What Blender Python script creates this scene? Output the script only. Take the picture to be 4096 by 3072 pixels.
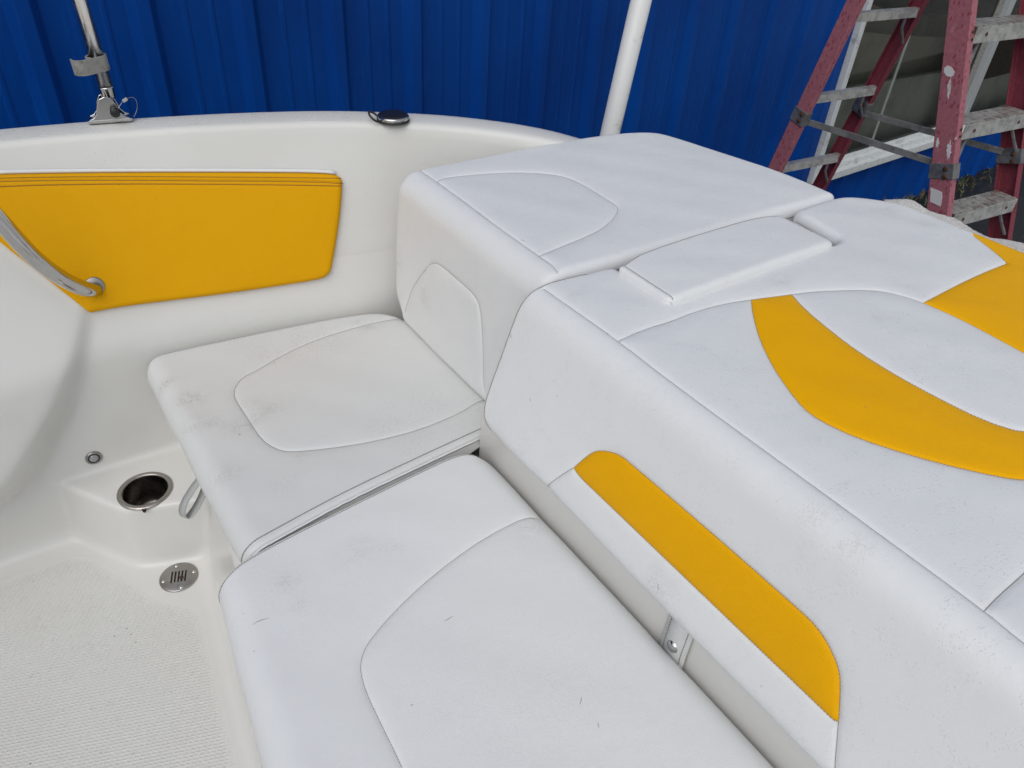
import bpy, bmesh, math, random
import numpy as np
from mathutils import Vector, Matrix
from mathutils.geometry import delaunay_2d_cdt
R = math.radians
S = bpy.context.scene
for o in list(bpy.data.objects): bpy.data.objects.remove(o)
rnd = random.Random(7); rng = np.random.default_rng(7)

# ---------------------------------------------------------------- camera
cam = bpy.data.cameras.new("camera"); cam.sensor_width = 36.0; cam.lens = 3050.0/4096*36
cam.clip_start = 0.02; cam.clip_end = 500
camo = bpy.data.objects.new("camera", cam); S.collection.objects.link(camo)
_dn = Vector((-301, 3974, 3050)).normalized(); _Z = -_dn
_Y = Vector((-2728, -2489, 3050)); _Y = (_Y - _Y.dot(_Z)*_Z).normalized(); _X = _Y.cross(_Z)
camo.matrix_world = Matrix(((_X[0], -_X[1], -_X[2], 0), (_Y[0], -_Y[1], -_Y[2], 0), (_Z[0], -_Z[1], -_Z[2], 1.40), (0, 0, 0, 1)))
cam.dof.use_dof = True; cam.dof.focus_distance = 1.55; cam.dof.aperture_fstop = 16
S.camera = camo
# ---------------------------------------------------------------- sky, sun, exposure
SUN_EL, SUN_AZ = 52, 232      # overcast: broad soft sun
w = bpy.data.worlds.new("World"); S.world = w; w.use_nodes = True
wn = w.node_tree.nodes; wl = w.node_tree.links; wn.clear()
sk = wn.new("ShaderNodeTexSky"); sk.sky_type = 'NISHITA'; sk.sun_disc = False
sk.sun_elevation = R(SUN_EL); sk.sun_rotation = R(SUN_AZ); sk.air_density = 1.6; sk.dust_density = 2.5; sk.ozone_density = 1
hs = wn.new("ShaderNodeHueSaturation"); hs.inputs['Saturation'].default_value = 0.46
bg = wn.new("ShaderNodeBackground"); bg.inputs['Strength'].default_value = 0.15
wo = wn.new("ShaderNodeOutputWorld")
wl.new(sk.outputs[0], hs.inputs['Color']); wl.new(hs.outputs[0], bg.inputs[0]); wl.new(bg.outputs[0], wo.inputs[0])
sl = bpy.data.lights.new("sun", 'SUN'); sl.energy = 1.15; sl.angle = R(60); sl.color = (.97, .99, 1)
so = bpy.data.objects.new("sun", sl); S.collection.objects.link(so)
az = R(SUN_AZ); d = Vector((math.sin(az)*math.cos(R(SUN_EL)), math.cos(az)*math.cos(R(SUN_EL)), math.sin(R(SUN_EL))))
so.rotation_euler = d.to_track_quat('Z', 'Y').to_euler()
S.view_settings.view_transform = 'Standard'; S.view_settings.look = 'None'
S.view_settings.exposure = -0.35; S.view_settings.gamma = 1.0

# ---------------------------------------------------------------- measured outlines (metres; (s, y) along a cushion's cross-section)
K = {
 'seat_insert': [(0.6828,0.9229),(0.6665,0.9246),(0.6244,0.9136),(0.5362,0.9098),(0.4501,0.9241),(0.3728,0.9488),(0.3168,0.9736),(0.3016,0.9922),(0.2899,1.0276),(0.2891,1.0869),(0.2885,1.1598),(0.2949,1.1811),(0.303,1.1939),(0.3216,1.2136),(0.3591,1.2233),(0.4193,1.2474),(0.4931,1.2633),(0.5839,1.2653),(0.6541,1.2581),(0.6824,1.2467)],
 'seat_cap': [(0.1961,0.7915),(0.2097,0.8042),(0.2246,0.8102),(0.357,0.8232),(0.6357,0.841)],
 'seat_far': [(0.1901,1.3608),(0.2135,1.3686),(0.2411,1.3656),(0.3361,1.3548),(0.4881,1.3371),(0.5935,1.3184),(0.6454,1.3033),(0.6745,1.2893),(0.6819,1.2572)],
 'back_insert': [(0.112,1.221),(0.1788,1.1929),(0.2304,1.1547),(0.2669,1.1254),(0.2831,1.1016),(0.2868,1.0734),(0.2858,1.0068),(0.2844,0.9692),(0.275,0.9504),(0.2536,0.9417),(0.2003,0.9298),(0.1346,0.9229),(0.1102,0.9153)],
 'backtop_insert': [(0.4351,1.1725),(0.458,1.182),(0.5324,1.1652),(0.5914,1.1442),(0.6438,1.1115),(0.6676,1.0819),(0.6751,1.0328),(0.6719,0.9733),(0.6708,0.9361),(0.661,0.9187),(0.6325,0.8967),(0.5842,0.8735),(0.5404,0.863),(0.4837,0.8548),(0.4316,0.8466)],
 'back_crease': [(0.4329,1.2336),(0.4351,1.1725),(0.4338,1.0648),(0.4311,0.9609),(0.4316,0.8466),(0.4328,0.8133),(0.4265,0.7928)],
 'back_far': [(0.1065,1.2255),(0.1137,1.252),(0.1332,1.2662),(0.2049,1.2665),(0.351,1.2553),(0.3822,1.249),(0.402,1.2466),(0.434,1.2356),(0.4672,1.2455),(0.5337,1.2417),(0.6178,1.238),(0.7419,1.2426),(0.8416,1.2267),(0.9215,1.2146),(0.9769,1.2026),(0.9988,1.1854),(1.0226,1.1433),(1.0485,1.0291),(1.0757,0.9227),(1.0856,0.8504),(1.0822,0.8015)],
 'main_crease': [(0.3529,0.7641),(0.3586,0.6006),(0.356,0.4893),(0.3606,0.2298),(0.363,0.0862),(0.3592,0.0484)],
 'main_seam': [(0.3586,0.6006),(0.4033,0.6035),(0.4622,0.5978),(0.4931,0.5992),(0.5527,0.5929),(0.6012,0.5793),(0.6675,0.5579),(0.7106,0.5439),(0.7578,0.521),(0.7917,0.5021),(0.8088,0.4857),(0.8205,0.4656),(0.8304,0.4385),(0.8372,0.3851),(0.8353,0.3355),(0.8319,0.2854)],
 'yelA_low': [(0.6012,0.5793),(0.5654,0.5438),(0.5264,0.497),(0.496,0.451),(0.4729,0.4058),(0.4589,0.3703),(0.4571,0.3455),(0.4683,0.302),(0.4971,0.248),(0.5301,0.1993),(0.569,0.1537)],
 'yelA_up': [(0.6675,0.5579),(0.6503,0.5206),(0.6338,0.4581),(0.6244,0.4075),(0.6217,0.3497),(0.625,0.2954),(0.6329,0.2369),(0.6535,0.196)],
 'yelB': [(0.8304,0.4385),(0.8657,0.4404),(0.9393,0.4436),(1.0143,0.4452),(1.0897,0.4434),(1.1004,0.4585),(1.1212,0.4936),(1.1455,0.5403)],
 'main_cross': [(0.363,0.0862),(0.3887,0.0877),(0.4375,0.0878)],
 'front_yel_up': [(0.1561,0.5706),(0.185,0.5577),(0.2012,0.5485),(0.2111,0.5371),(0.2198,0.5217),(0.2249,0.5051),(0.2269,0.478),(0.2302,0.435),(0.2302,0.4032),(0.2273,0.3495),(0.2292,0.3008),(0.2306,0.2548),(0.2308,0.2116),(0.2294,0.194),(0.2245,0.1771),(0.2163,0.1625),(0.2076,0.1507),(0.1955,0.142),(0.1769,0.1324),(0.158,0.123)],
 'front_yel_low': [(0.158,0.123),(0.1557,0.1264),(0.1548,0.138),(0.1524,0.1678),(0.1529,0.2119),(0.1537,0.2595),(0.1543,0.31),(0.1518,0.3612),(0.1491,0.4217),(0.1542,0.4713),(0.1527,0.5204),(0.1533,0.5555),(0.1561,0.5706)],
 'front_sl': [(0.1561,0.5706),(0.1291,0.5872),(0.0,0.5338)],
 'front_sr': [(0.158,0.123),(0.1401,0.1145),(0.1136,0.1024)],
 'main_notch': [(0.4874,0.7566),(0.4892,0.7069),(0.5007,0.6486),(0.5023,0.6396),(0.6638,0.6371),(0.8667,0.6328),(0.8938,0.639),(0.901,0.6479),(0.9187,0.7533),(0.8918,0.7544)],
 'main_far': [(0.0,0.626),(0.1158,0.7872),(0.1493,0.7899),(0.2128,0.7848),(0.2834,0.783),(0.3167,0.778),(0.3392,0.7766),(0.3599,0.7734),(0.3989,0.7767),(0.4653,0.7669)],
 'main_far2': [(0.9484,0.7632),(1.0326,0.7646),(1.0688,0.7511),(1.1115,0.7137),(1.136,0.6757),(1.1409,0.6264),(1.1414,0.5766),(1.144,0.53)],
 'bench_insert': [(0.6619,0.6342),(0.6478,0.6377),(0.6259,0.6407),(0.5677,0.6381),(0.5076,0.6274),(0.4493,0.6118),(0.3976,0.5921),(0.3638,0.5753),(0.3449,0.5621),(0.3345,0.5479),(0.3294,0.5337),(0.326,0.5067),(0.3268,0.4645),(0.3281,0.4269),(0.3288,0.3994)],
 'bench_cap': [(0.2188,0.7725),(0.2454,0.7879),(0.3,0.7931),(0.4145,0.803),(0.5434,0.8162),(0.6284,0.8236),(0.6498,0.818)],
 'g_seat': [(0.1954,1.2638),(0.2104,1.1188),(0.2347,1.1011),(0.2735,1.0757),(0.3088,1.1268),(0.3261,1.0933),(0.5961,1.2762),(0.2092,0.9715),(0.6053,1.2466),(0.2186,1.1916),(0.3277,0.9483)],
 'g_main': [(0.6804,0.5924),(0.8397,0.4753),(0.7201,0.4438),(1.0775,0.6692),(1.0976,0.5998),(0.116,0.3693),(0.3788,0.7208),(0.3339,0.2556),(0.3302,0.1999)],
 'g_back': [(0.9491,1.0159),(0.9574,0.9838),(0.6966,0.8486),(0.1966,1.1343),(0.219,1.237)],
 'g_bench': [(0.2894,0.7156),(0.3996,0.7154),(0.2874,0.6704),(0.6419,0.6155),(0.4399,0.6962)],
 'mk_bench0': [(0.4491,0.5412),(0.4569,0.5412),(0.4642,0.542)],
 'mk_bench1': [(0.3641,0.4582),(0.3679,0.4579)],
 'mk_bench2': [(0.5326,0.3438),(0.5368,0.347),(0.54,0.351)],
 'mk_bench3': [(0.2297,0.6736),(0.2375,0.675),(0.2518,0.6713)],
 'mk_bench4': [(0.4211,0.4021),(0.4217,0.4013)],
 'mk_bench5': [(0.2218,0.6997),(0.2232,0.6991)],
 'mk_bench6': [(0.2212,0.6358),(0.2227,0.6356)],
 'mk_bench7': [(0.1066,0.6731),(0.104,0.6723)],
 'mk_bench8': [(0.5372,0.3132),(0.5349,0.3076)],
 'mk_main0': [(0.2611,0.7741),(0.2571,0.7735),(0.2548,0.7697)],
 'mk_main1': [(0.1963,0.6924),(0.1937,0.6873)],
 'mk_main2': [(0.1189,0.3732),(0.1122,0.3687)],
 'mk_main3': [(0.3124,0.4847),(0.3128,0.4836)],
 'mk_main4': [(0.5204,0.3287),(0.5231,0.3277)],
 'mk_main5': [(0.3587,0.6237),(0.3575,0.6212)],
 'mk_back0': [(0.2149,1.2456),(0.2108,1.2457)],
 'mk_back1': [(0.2503,1.1375),(0.2431,1.1412)],
 'mk_back2': [(0.4322,1.0336),(0.4308,1.0154)],
 'mk_back3': [(0.4376,0.9053),(0.4379,0.8951)],
 'panel': [(0.0197,0.8319),(0.1502,0.8186),(0.2908,0.8057),(0.4627,0.7906),(0.5741,0.7806),(0.5883,0.7728),(0.5902,0.7622),(0.5698,0.6893),(0.5352,0.5982),(0.5267,0.5872),(0.5078,0.5789),(0.3655,0.5803),(0.2268,0.5872),(0.1398,0.5934),(0.0975,0.5959),(0.0762,0.5931)],
 'panel_s1': [(0.0176,0.826),(0.2888,0.7986),(0.5882,0.7718)],
 'panel_s2': [(0.0159,0.8212),(0.2868,0.7919),(0.5486,0.7678),(0.59,0.7612)],
 'panel_s3': [(0.0134,0.8142),(0.2854,0.7869),(0.5859,0.7574)],
 'body': [(-0.0172,0.7234),(0.0296,0.6559),(0.0773,0.5874),(0.0598,0.5506),(0.0286,0.4875),(0.0064,0.4353),(-0.042,0.3597),(-0.0778,0.3092),(-0.1258,0.2633),(-0.1742,0.2456)],
 'light': [(0.0041,0.2857)],
}

# ---------------------------------------------------------------- material helpers
class N:
    def __init__(s, name, base=(.5,.5,.5), rough=.5, metal=0., spec=.5, coat=0., sheen=0.):
        s.m = bpy.data.materials.new(name); s.m.use_nodes = True
        s.n = s.m.node_tree.nodes; s.l = s.m.node_tree.links; s.n.clear()
        s.out = s.n.new("ShaderNodeOutputMaterial"); s.b = s.n.new("ShaderNodeBsdfPrincipled")
        s.l.new(s.b.outputs[0], s.out.inputs[0])
        s.b.inputs['Base Color'].default_value = (*base, 1); s.b.inputs['Roughness'].default_value = rough
        s.b.inputs['Metallic'].default_value = metal; s.b.inputs['Specular IOR Level'].default_value = spec
        s.b.inputs['Coat Weight'].default_value = coat; s.b.inputs['Coat Roughness'].default_value = .08
        s.b.inputs['Sheen Weight'].default_value = sheen
        s.tc = s.n.new("ShaderNodeTexCoord").outputs['Object']; s.nrm = None
    def co(s, sc=(1,1,1), rot=(0,0,0)):
        m = s.n.new("ShaderNodeMapping"); m.inputs['Scale'].default_value = sc; m.inputs['Rotation'].default_value = rot
        s.l.new(s.tc, m.inputs[0]); return m.outputs[0]
    def noise(s, scale, detail=3, rough=.55, co=None):
        t = s.n.new("ShaderNodeTexNoise"); t.inputs['Scale'].default_value = scale; t.inputs['Detail'].default_value = detail
        t.inputs['Roughness'].default_value = rough; s.l.new(co or s.tc, t.inputs['Vector']); return t.outputs['Fac']
    def vor(s, scale, feat='F1', out='Distance', co=None, r=1.):
        t = s.n.new("ShaderNodeTexVoronoi"); t.feature = feat; t.inputs['Scale'].default_value = scale
        t.inputs['Randomness'].default_value = r; s.l.new(co or s.tc, t.inputs['Vector']); return t.outputs[out]
    def map(s, v, a, b, c=0., d=1., smooth=True):
        t = s.n.new("ShaderNodeMapRange"); t.interpolation_type = 'SMOOTHSTEP' if smooth else 'LINEAR'
        s.l.new(v, t.inputs[0])
        for i, x in enumerate((a, b, c, d)): t.inputs[i+1].default_value = x
        return t.outputs[0]
    def math(s, op, a, b=None):
        t = s.n.new("ShaderNodeMath"); t.operation = op
        for i, x in enumerate((a, b)):
            if x is None: continue
            if isinstance(x, (int, float)): t.inputs[i].default_value = x
            else: s.l.new(x, t.inputs[i])
        return t.outputs[0]
    def mix(s, f, a, b):
        t = s.n.new("ShaderNodeMix"); t.data_type = 'RGBA'
        if isinstance(f, (int, float)): t.inputs[0].default_value = f
        else: s.l.new(f, t.inputs[0])
        for i, x in ((6, a), (7, b)):
            if isinstance(x, tuple): t.inputs[i].default_value = (*x, 1)
            else: s.l.new(x, t.inputs[i])
        return t.outputs[2]
    def col(s, c): s.l.new(c, s.b.inputs['Base Color']); return s
    def ro(s, c): s.l.new(c, s.b.inputs['Roughness']); return s
    def bump(s, h, dist, strength=1.):
        t = s.n.new("ShaderNodeBump"); t.inputs['Distance'].default_value = dist; t.inputs['Strength'].default_value = strength
        s.l.new(h, t.inputs['Height'])
        if s.nrm: s.l.new(s.nrm, t.inputs['Normal'])
        s.nrm = t.outputs[0]; s.l.new(s.nrm, s.b.inputs['Normal']); return s
    def attr(s, name):
        t = s.n.new("ShaderNodeAttribute"); t.attribute_name = name; return t.outputs['Fac']
    def sep(s, co=None):
        t = s.n.new("ShaderNodeSeparateXYZ"); s.l.new(co or s.tc, t.inputs[0]); return t.outputs

def vinyl(name, base, wet=0., dirt=.5, weave=None, rough=.48):
    m = N(name, base, rough, spec=.42 if base[2] > .1 else .12)
    patch = m.map(m.noise(5, 4), .48, .68)
    fine = m.map(m.noise(240, 5, .8), .50, .70)
    c = m.mix(m.math('MULTIPLY', m.math('MULTIPLY', patch, fine), .34*dirt), base, (.20, .18, .15))
    spot = m.map(m.vor(14), .035, .012); spotm = m.map(m.noise(9, 1), .53, .56)
    c = m.mix(m.math('MULTIPLY', m.math('MULTIPLY', spot, spotm), .75*dirt), c, (.07, .06, .05))
    scuff = m.map(m.noise(26, 4, .7, m.co((1, 6, 3), (0, 0, .7))), .69, .76)
    c = m.mix(m.math('MULTIPLY', scuff, .22*dirt), c, (.30, .28, .26))
    gr = m.attr("grime"); smut = m.math('MULTIPLY', m.map(m.noise(330, 6, .85, m.co((1, 1.5, 1))), .44, .62), m.map(m.noise(55, 4, .7), .34, .56))
    c = m.mix(m.math('MULTIPLY', m.math('MULTIPLY', gr, smut), .68), c, (.20, .175, .14))
    warm = m.map(m.noise(1.7, 2), .45, .7)
    tint = tuple(x*y for x, y in zip(base, (.985, .965, .92)))
    c2 = m.mix(m.math('MULTIPLY', warm, .0), c, tint); m.col(c)
    m.bump(m.noise(9, 2), .004, .35); m.bump(m.map(m.noise(13, 3, .5, m.co((1, 2.2, 1), (0, 0, .9))), .35, .65), .0022, .11)
    if weave:
        x = m.sep(m.co((1, 1, 1), weave))
        a = m.math('SINE', m.math('MULTIPLY', x[0], 2400.)); b = m.math('SINE', m.math('MULTIPLY', x[1], 1500.))
        m.bump(m.math('MULTIPLY', a, m.math('ADD', b, 1.4)), .0003, .28)
    m.bump(m.noise(60, 3, .6), .0010, .17); m.bump(m.noise(520, 3, .65), .0005, .6)
    if wet:
        v = m.map(m.vor(270, co=m.co((.7, 1.6, 1), (0, 0, .5))), .34, .10)
        k = m.map(m.noise(40, 2), .50, .58)
        h = m.math('MULTIPLY', v, k)
        v2 = m.math('MULTIPLY', m.map(m.vor(150, co=m.co((.6, 1.8, 1), (0, 0, .5))), .16, .04), m.map(m.noise(17, 2), .52, .62))
        m.bump(m.math('ADD', h, v2), .00055*wet, .6)
        m.ro(m.math('SUBTRACT', rough, m.math('MULTIPLY', m.math('ADD', h, v2), .25)))
    return m.m
WHITE = (.735, .742, .745)
M_v = vinyl("white_vinyl", WHITE, 0, .30)
M_vw = vinyl("rain_spotted_white_vinyl", WHITE, 1., .25, rough=.42)
M_vd = vinyl("scuffed_white_vinyl", (.66, .665, .655), 0, 1.1)
M_y = vinyl("yellow_vinyl", (.81, .395, .0), 0, .25, (0, R(90), 0), .55)
M_yw = vinyl("wet_yellow_vinyl", (.86, .42, .0), .7, .3, (0, 0, .35), .5)
M_yp = vinyl("yellow_panel_vinyl", (.73, .355, .0), 0, .25, (R(90), 0, 0), .58)

def gelcoat():
    m = N("white_gelcoat", (.70, .665, .60), .24, spec=.4, coat=.06)
    grip = m.attr("grip")
    c = m.mix(m.math('MULTIPLY', m.map(m.noise(3, 4), .42, .72), .35), (.69, .68, .65), (.605, .585, .54))
    cell = m.map(m.noise(22, 5, .75, m.co((1, 2.6, 1), (0, 0, .7))), .57, .70)
    x = m.sep()
    g1 = m.math('MULTIPLY', m.math('ADD', m.math('MULTIPLY', x[0], .35), m.math('MULTIPLY', x[1], .94)), 2*math.pi/.0062)
    g2 = m.math('MULTIPLY', m.math('ADD', m.math('MULTIPLY', x[0], .80), m.math('MULTIPLY', x[1], -.60)), 2*math.pi/.0088)
    r1 = m.math('MULTIPLY', m.math('ADD', m.math('SINE', g1), 1.), .5)
    r2 = m.math('MULTIPLY', m.math('ADD', m.math('SINE', g2), 1.), .5)
    ridge = m.math('MAXIMUM', m.math('POWER', r1, 3.), m.math('POWER', r2, 3.))
    pits = m.math('SUBTRACT', 1., ridge)
    c = m.mix(m.math('MULTIPLY', m.math('MULTIPLY', m.map(pits, .4, 1.), grip), .08), c, (.40, .37, .33))
    dirt = m.math('MULTIPLY', m.math('MULTIPLY', cell, grip), m.map(pits, .5, .95))
    c = m.mix(m.math('MULTIPLY', dirt, .35), c, (.19, .17, .14))
    sp = m.math('MULTIPLY', m.map(m.vor(46), .085, .04), m.map(m.noise(9, 3), .50, .56))
    c = m.mix(m.math('MULTIPLY', m.math('MULTIPLY', sp, grip), .9), c, (.05, .04, .03))
    sp2 = m.math('MULTIPLY', m.map(m.vor(9), .018, .008), m.map(m.noise(6, 1), .52, .55))
    c = m.mix(m.math('MULTIPLY', sp2, .45), c, (.14, .12, .10))
    m.col(c)
    m.bump(m.noise(7, 2), .003, .2)
    m.bump(m.math('MULTIPLY', ridge, grip), .0013, .75)
    v = m.map(m.vor(110), .22, .05); k = m.map(m.noise(7, 2), .50, .60)
    k2 = m.map(m.vor(110, out='Color'), .5, .6)
    dr = m.math('MULTIPLY', m.math('MULTIPLY', v, k), m.math('MULTIPLY', k2, m.math('SUBTRACT', 1., grip)))
    m.bump(dr, .0008, .6)
    m.ro(m.math('ADD', m.math('MULTIPLY', grip, .3), .25))
    return m.m
M_gel = gelcoat()
M_hull = N("outer_gelcoat", (.72, .72, .70), .2, coat=.3).m
def steel(name, base, rough, smear=.0):
    m = N(name, base, rough, 1.)
    m.ro(m.map(m.noise(40, 3), .3, .8, rough, rough+smear)); m.bump(m.noise(14, 2), .002, .12); return m.m
M_ss = steel("polished_stainless", (.52, .51, .50), .03, .08)
M_pole = steel("pole_stainless", (.82, .82, .82), .20, .12)
M_strap = vinyl("grey_strap_vinyl", (.42, .43, .42), 0, .5)
M_ssd = steel("dull_stainless", (.36, .34, .32), .26, .2)
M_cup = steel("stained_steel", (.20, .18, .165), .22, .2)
M_blk = N("black_plastic", (.012, .012, .013), .35).m
M_rub = N("black_rubber", (.02, .02, .02), .6).m
M_hole = N("dark_opening", (.008, .007, .006), .8).m
M_mark = N("scuff_grey", (.16, .15, .145), .7).m
M_thr = N("dirty_thread", (.25, .235, .21), .8).m
M_thry = N("tan_thread", (.42, .22, .05), .8).m
M_thrb = N("brown_thread", (.34, .16, .02), .8).m
def clipmat():
    m = N("weathered_grey_plastic", (.24, .235, .22), .6); m.col(m.mix(m.map(m.noise(60, 5, .7), .5, .68), (.26, .255, .24), (.15, .145, .135))); return m.m
M_clip = clipmat()
def rust():
    m = N("rust", (.07, .03, .015), .85); m.col(m.mix(m.map(m.noise(200, 4), .4, .65), (.035, .016, .010), (.13, .05, .02))); return m.m
M_rust = rust()
def redfib(name, base, k=1.):
    m = N(name, base, .62, spec=.35)
    c = m.mix(m.map(m.noise(90, 5, .75), .35, .7), tuple(x*.86 for x in base), tuple(min(1, x*1.18) for x in base))
    co = m.co((1, 1.1, .42), (R(-14), 0, 0))
    wet = m.math('MULTIPLY', m.map(m.vor(95, co=co), .40, .20), m.map(m.vor(95, out='Color', co=co), .42, .5))
    c = m.mix(m.math('MULTIPLY', wet, .75*k), c, (.20, .02, .035))
    pal = m.map(m.noise(16, 4, .7, m.co((1, 1, .5))), .60, .74)
    c = m.mix(m.math('MULTIPLY', pal, .5*k), c, (.44, .27, .28))
    pt = m.math('MULTIPLY', m.map(m.noise(38, 4, .75, m.co((1, 1, .35))), .70, .72), k)
    c = m.mix(m.math('MULTIPLY', pt, .85), c, (.58, .58, .58))
    m.col(c); m.bump(m.noise(300, 3), .0006, .4); return m.m
M_red = redfib("faded_red_fibreglass", (.345, .122, .150))
M_redin = redfib("red_fibreglass_inside", (.19, .034, .052), .35)
def alu(name, base, worn):
    m = N(name, base, .42, .35)
    c = m.mix(m.map(m.noise(24, 5, .75), .42, .62), base, tuple(x*.62 for x in base))
    if worn:
        c = m.mix(m.map(m.noise(55, 4, .7, m.co((.5, 1, 1))), .53, .56), c, (.20, .165, .13))
    sp = m.map(m.noise(120, 4, .8), .66, .69)
    c = m.mix(m.math('MULTIPLY', sp, .7), c, (.52, .52, .50) if not worn else (.10, .09, .08))
    m.col(c); m.bump(m.noise(200, 3), .0008, .4); return m.m
M_alu = alu("scratched_aluminium", (.50, .50, .48), False)
M_tread = alu("worn_aluminium_tread", (.44, .425, .39), True)
M_brace = alu("dark_zinc_strap", (.20, .20, .205), False)
def pvc():
    m = N("white_pvc", (.70, .70, .685), .4); c = m.mix(m.map(m.noise(12, 4, .7), .60, .75), (.70, .70, .685), (.45, .42, .36)); m.col(c); return m.m
M_pvc = pvc()
def bluewall():
    m = N("blue_painted_metal", (.0, .05, .28), .45, spec=.16)
    c = m.mix(m.map(m.noise(1.1, 4), .35, .7), (.0003, .055, .290), (.0002, .037, .218))
    c = m.mix(m.math('MULTIPLY', m.map(m.noise(30, 4, .7, m.co((1, 1, .12))), .55, .75), .35), c, (.001, .095, .40))
    sp = m.math('MULTIPLY', m.map(m.vor(2.3), .020, .012), m.map(m.vor(2.3, out='Color'), .45, .5))
    c = m.mix(m.math('MULTIPLY', sp, .7), c, (.35, .38, .40))
    m.col(c); m.bump(m.noise(120, 3), .0006, .3); m.bump(m.noise(5, 2, .5, m.co((1, 1, .3))), .006, .25); return m.m
M_blue = bluewall()
M_wfr = N("white_window_frame", (.60, .62, .62), .4)
M_wfr.col(M_wfr.mix(M_wfr.map(M_wfr.noise(18, 5, .7), .52, .72), (.62, .64, .64), (.36, .37, .36))); M_wfr = M_wfr.m
def ground():
    m = N("wet_dark_asphalt", (.012, .012, .014), .55)
    c = m.mix(m.map(m.noise(60, 5, .8), .45, .65), (.006, .006, .008), (.024, .024, .026))
    c = m.mix(m.math('MULTIPLY', m.map(m.noise(6, 5, .75), .58, .66), .8), c, (.085, .06, .03))
    m.col(c); m.bump(m.noise(90, 4), .01, .6); return m.m
M_gnd = ground()
def bounce_ground_mat():
    m = N("pale_bounce_ground", (.3, .3, .28), .7); m.col(m.mix(m.map(m.noise(3, 6, .7), .35, .7), (.34, .335, .32), (.22, .215, .20))); m.bump(m.noise(80, 4), .004, .4); return m.m
M_bounce = bounce_ground_mat()
def terry():
    m = N("beige_terry_cloth", (.52, .50, .475), .95, spec=.1, sheen=.4)
    c = m.mix(m.map(m.vor(330), .1, .6), (.42, .40, .375), (.64, .62, .595)); m.col(c)
    m.bump(m.noise(380, 4, .8), .0032, 1.); return m.m
M_terry = terry()

# ---------------------------------------------------------------- object helpers
COL = S.collection.objects
def thing(name, label, cat, loc=(0,0,0), group=None):
    o = bpy.data.objects.new(name, None); COL.link(o); o.location = loc; o.empty_display_size = .1
    o['label'] = label; o['category'] = cat
    if group: o['group'] = group
    return o
def root_loc(p):
    v = Vector((0,0,0))
    while p is not None: v = v + p.location; p = p.parent
    return v
def mesh(name, V, F, mat, parent=None, smooth=True, loc=None):
    off = root_loc(parent); V = np.asarray(V, float)
    me = bpy.data.meshes.new(name)
    me.from_pydata((V - np.array(off)).tolist(), [], [tuple(int(i) for i in f) for f in F]); me.validate()
    me.materials.append(mat)
    me.polygons.foreach_set('use_smooth', [smooth]*len(me.polygons)); me.update()
    o = bpy.data.objects.new(name, me); COL.link(o)
    if parent: o.parent = parent
    return o
def tagged(o, label, cat): o['label'] = label; o['category'] = cat; return o
def structure(o): o['kind'] = 'structure'; return o
class MB:
    def __init__(s): s.V = []; s.F = []
    def add(s, V, F): n = len(s.V); s.V += [tuple(v) for v in V]; s.F += [tuple(i+n for i in f) for f in F]; return s
    def box(s, c, dims, rot=None, bev=0.):
        x, y, z = [q/2 for q in dims]; b = bev
        if b <= 0:
            V = [(i*x, j*y, k*z) for i in (-1,1) for j in (-1,1) for k in (-1,1)]
            F = [(0,1,3,2),(4,6,7,5),(0,4,5,1),(2,3,7,6),(0,2,6,4),(1,5,7,3)]
        else:
            bm = bmesh.new(); bmesh.ops.create_cube(bm, size=1); bmesh.ops.scale(bm, vec=dims, verts=bm.verts)
            bmesh.ops.bevel(bm, geom=bm.edges[:], offset=b, segments=2, profile=.5, affect='EDGES')
            bm.verts.index_update(); V = [v.co[:] for v in bm.verts]; F = [tuple(v.index for v in f.verts) for f in bm.faces]; bm.free()
        m = rot or Matrix.Identity(3)
        return s.add([tuple(m @ Vector(v) + Vector(c)) for v in V], F)
    def prism(s, pts, a, b):     # pts: ring of Vectors, extruded by vector b-a
        a = Vector(a); b = Vector(b); n = len(pts); V = [Vector(p)+a for p in pts]+[Vector(p)+b for p in pts]
        F = [(i, (i+1) % n, n+(i+1) % n, n+i) for i in range(n)] + [tuple(range(n-1, -1, -1)), tuple(range(n, 2*n))]
        return s.add(V, F)
    def tube(s, pts, r, n=14, caps=True):
        P = [Vector(p) for p in pts]; rs = r if hasattr(r, '__len__') else [r]*len(P)
        t0 = (P[1]-P[0]).normalized(); u = t0.orthogonal().normalized(); V = []; F = []
        for i, p in enumerate(P):
            t = ((P[min(i+1, len(P)-1)]-P[max(i-1, 0)])).normalized()
            u = (u - u.dot(t)*t).normalized(); v = t.cross(u)
            for k in range(n):
                a = 2*math.pi*k/n; V.append(p + rs[i]*(math.cos(a)*u + math.sin(a)*v))
        for i in range(len(P)-1):
            for k in range(n): F.append((i*n+k, i*n+(k+1) % n, (i+1)*n+(k+1) % n, (i+1)*n+k))
        if caps: F += [tuple(range(n-1, -1, -1)), tuple(range((len(P)-1)*n, len(P)*n))]
        return s.add(V, F)
    def lathe(s, prof, c, axis=(0,0,1), n=40, close=False):
        ax = Vector(axis).normalized(); u = ax.orthogonal().normalized(); v = ax.cross(u); V = []; F = []
        for r, h in prof:
            for k in range(n):
                a = 2*math.pi*k/n; V.append(Vector(c)+ax*h+r*(math.cos(a)*u+math.sin(a)*v))
        for i in range(len(prof)-1):
            for k in range(n): F.append((i*n+k, i*n+(k+1) % n, (i+1)*n+(k+1) % n, (i+1)*n+k))
        return s.add(V, F)
    def build(s, name, mat, parent=None, smooth=False):
        o = mesh(name, s.V, s.F, mat, parent, smooth)
        if len(s.V) < 60:
            bm = bmesh.new(); bm.from_mesh(o.data); bmesh.ops.remove_doubles(bm, verts=bm.verts, dist=2e-5); bm.to_mesh(o.data); bm.free()
        return o
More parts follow.
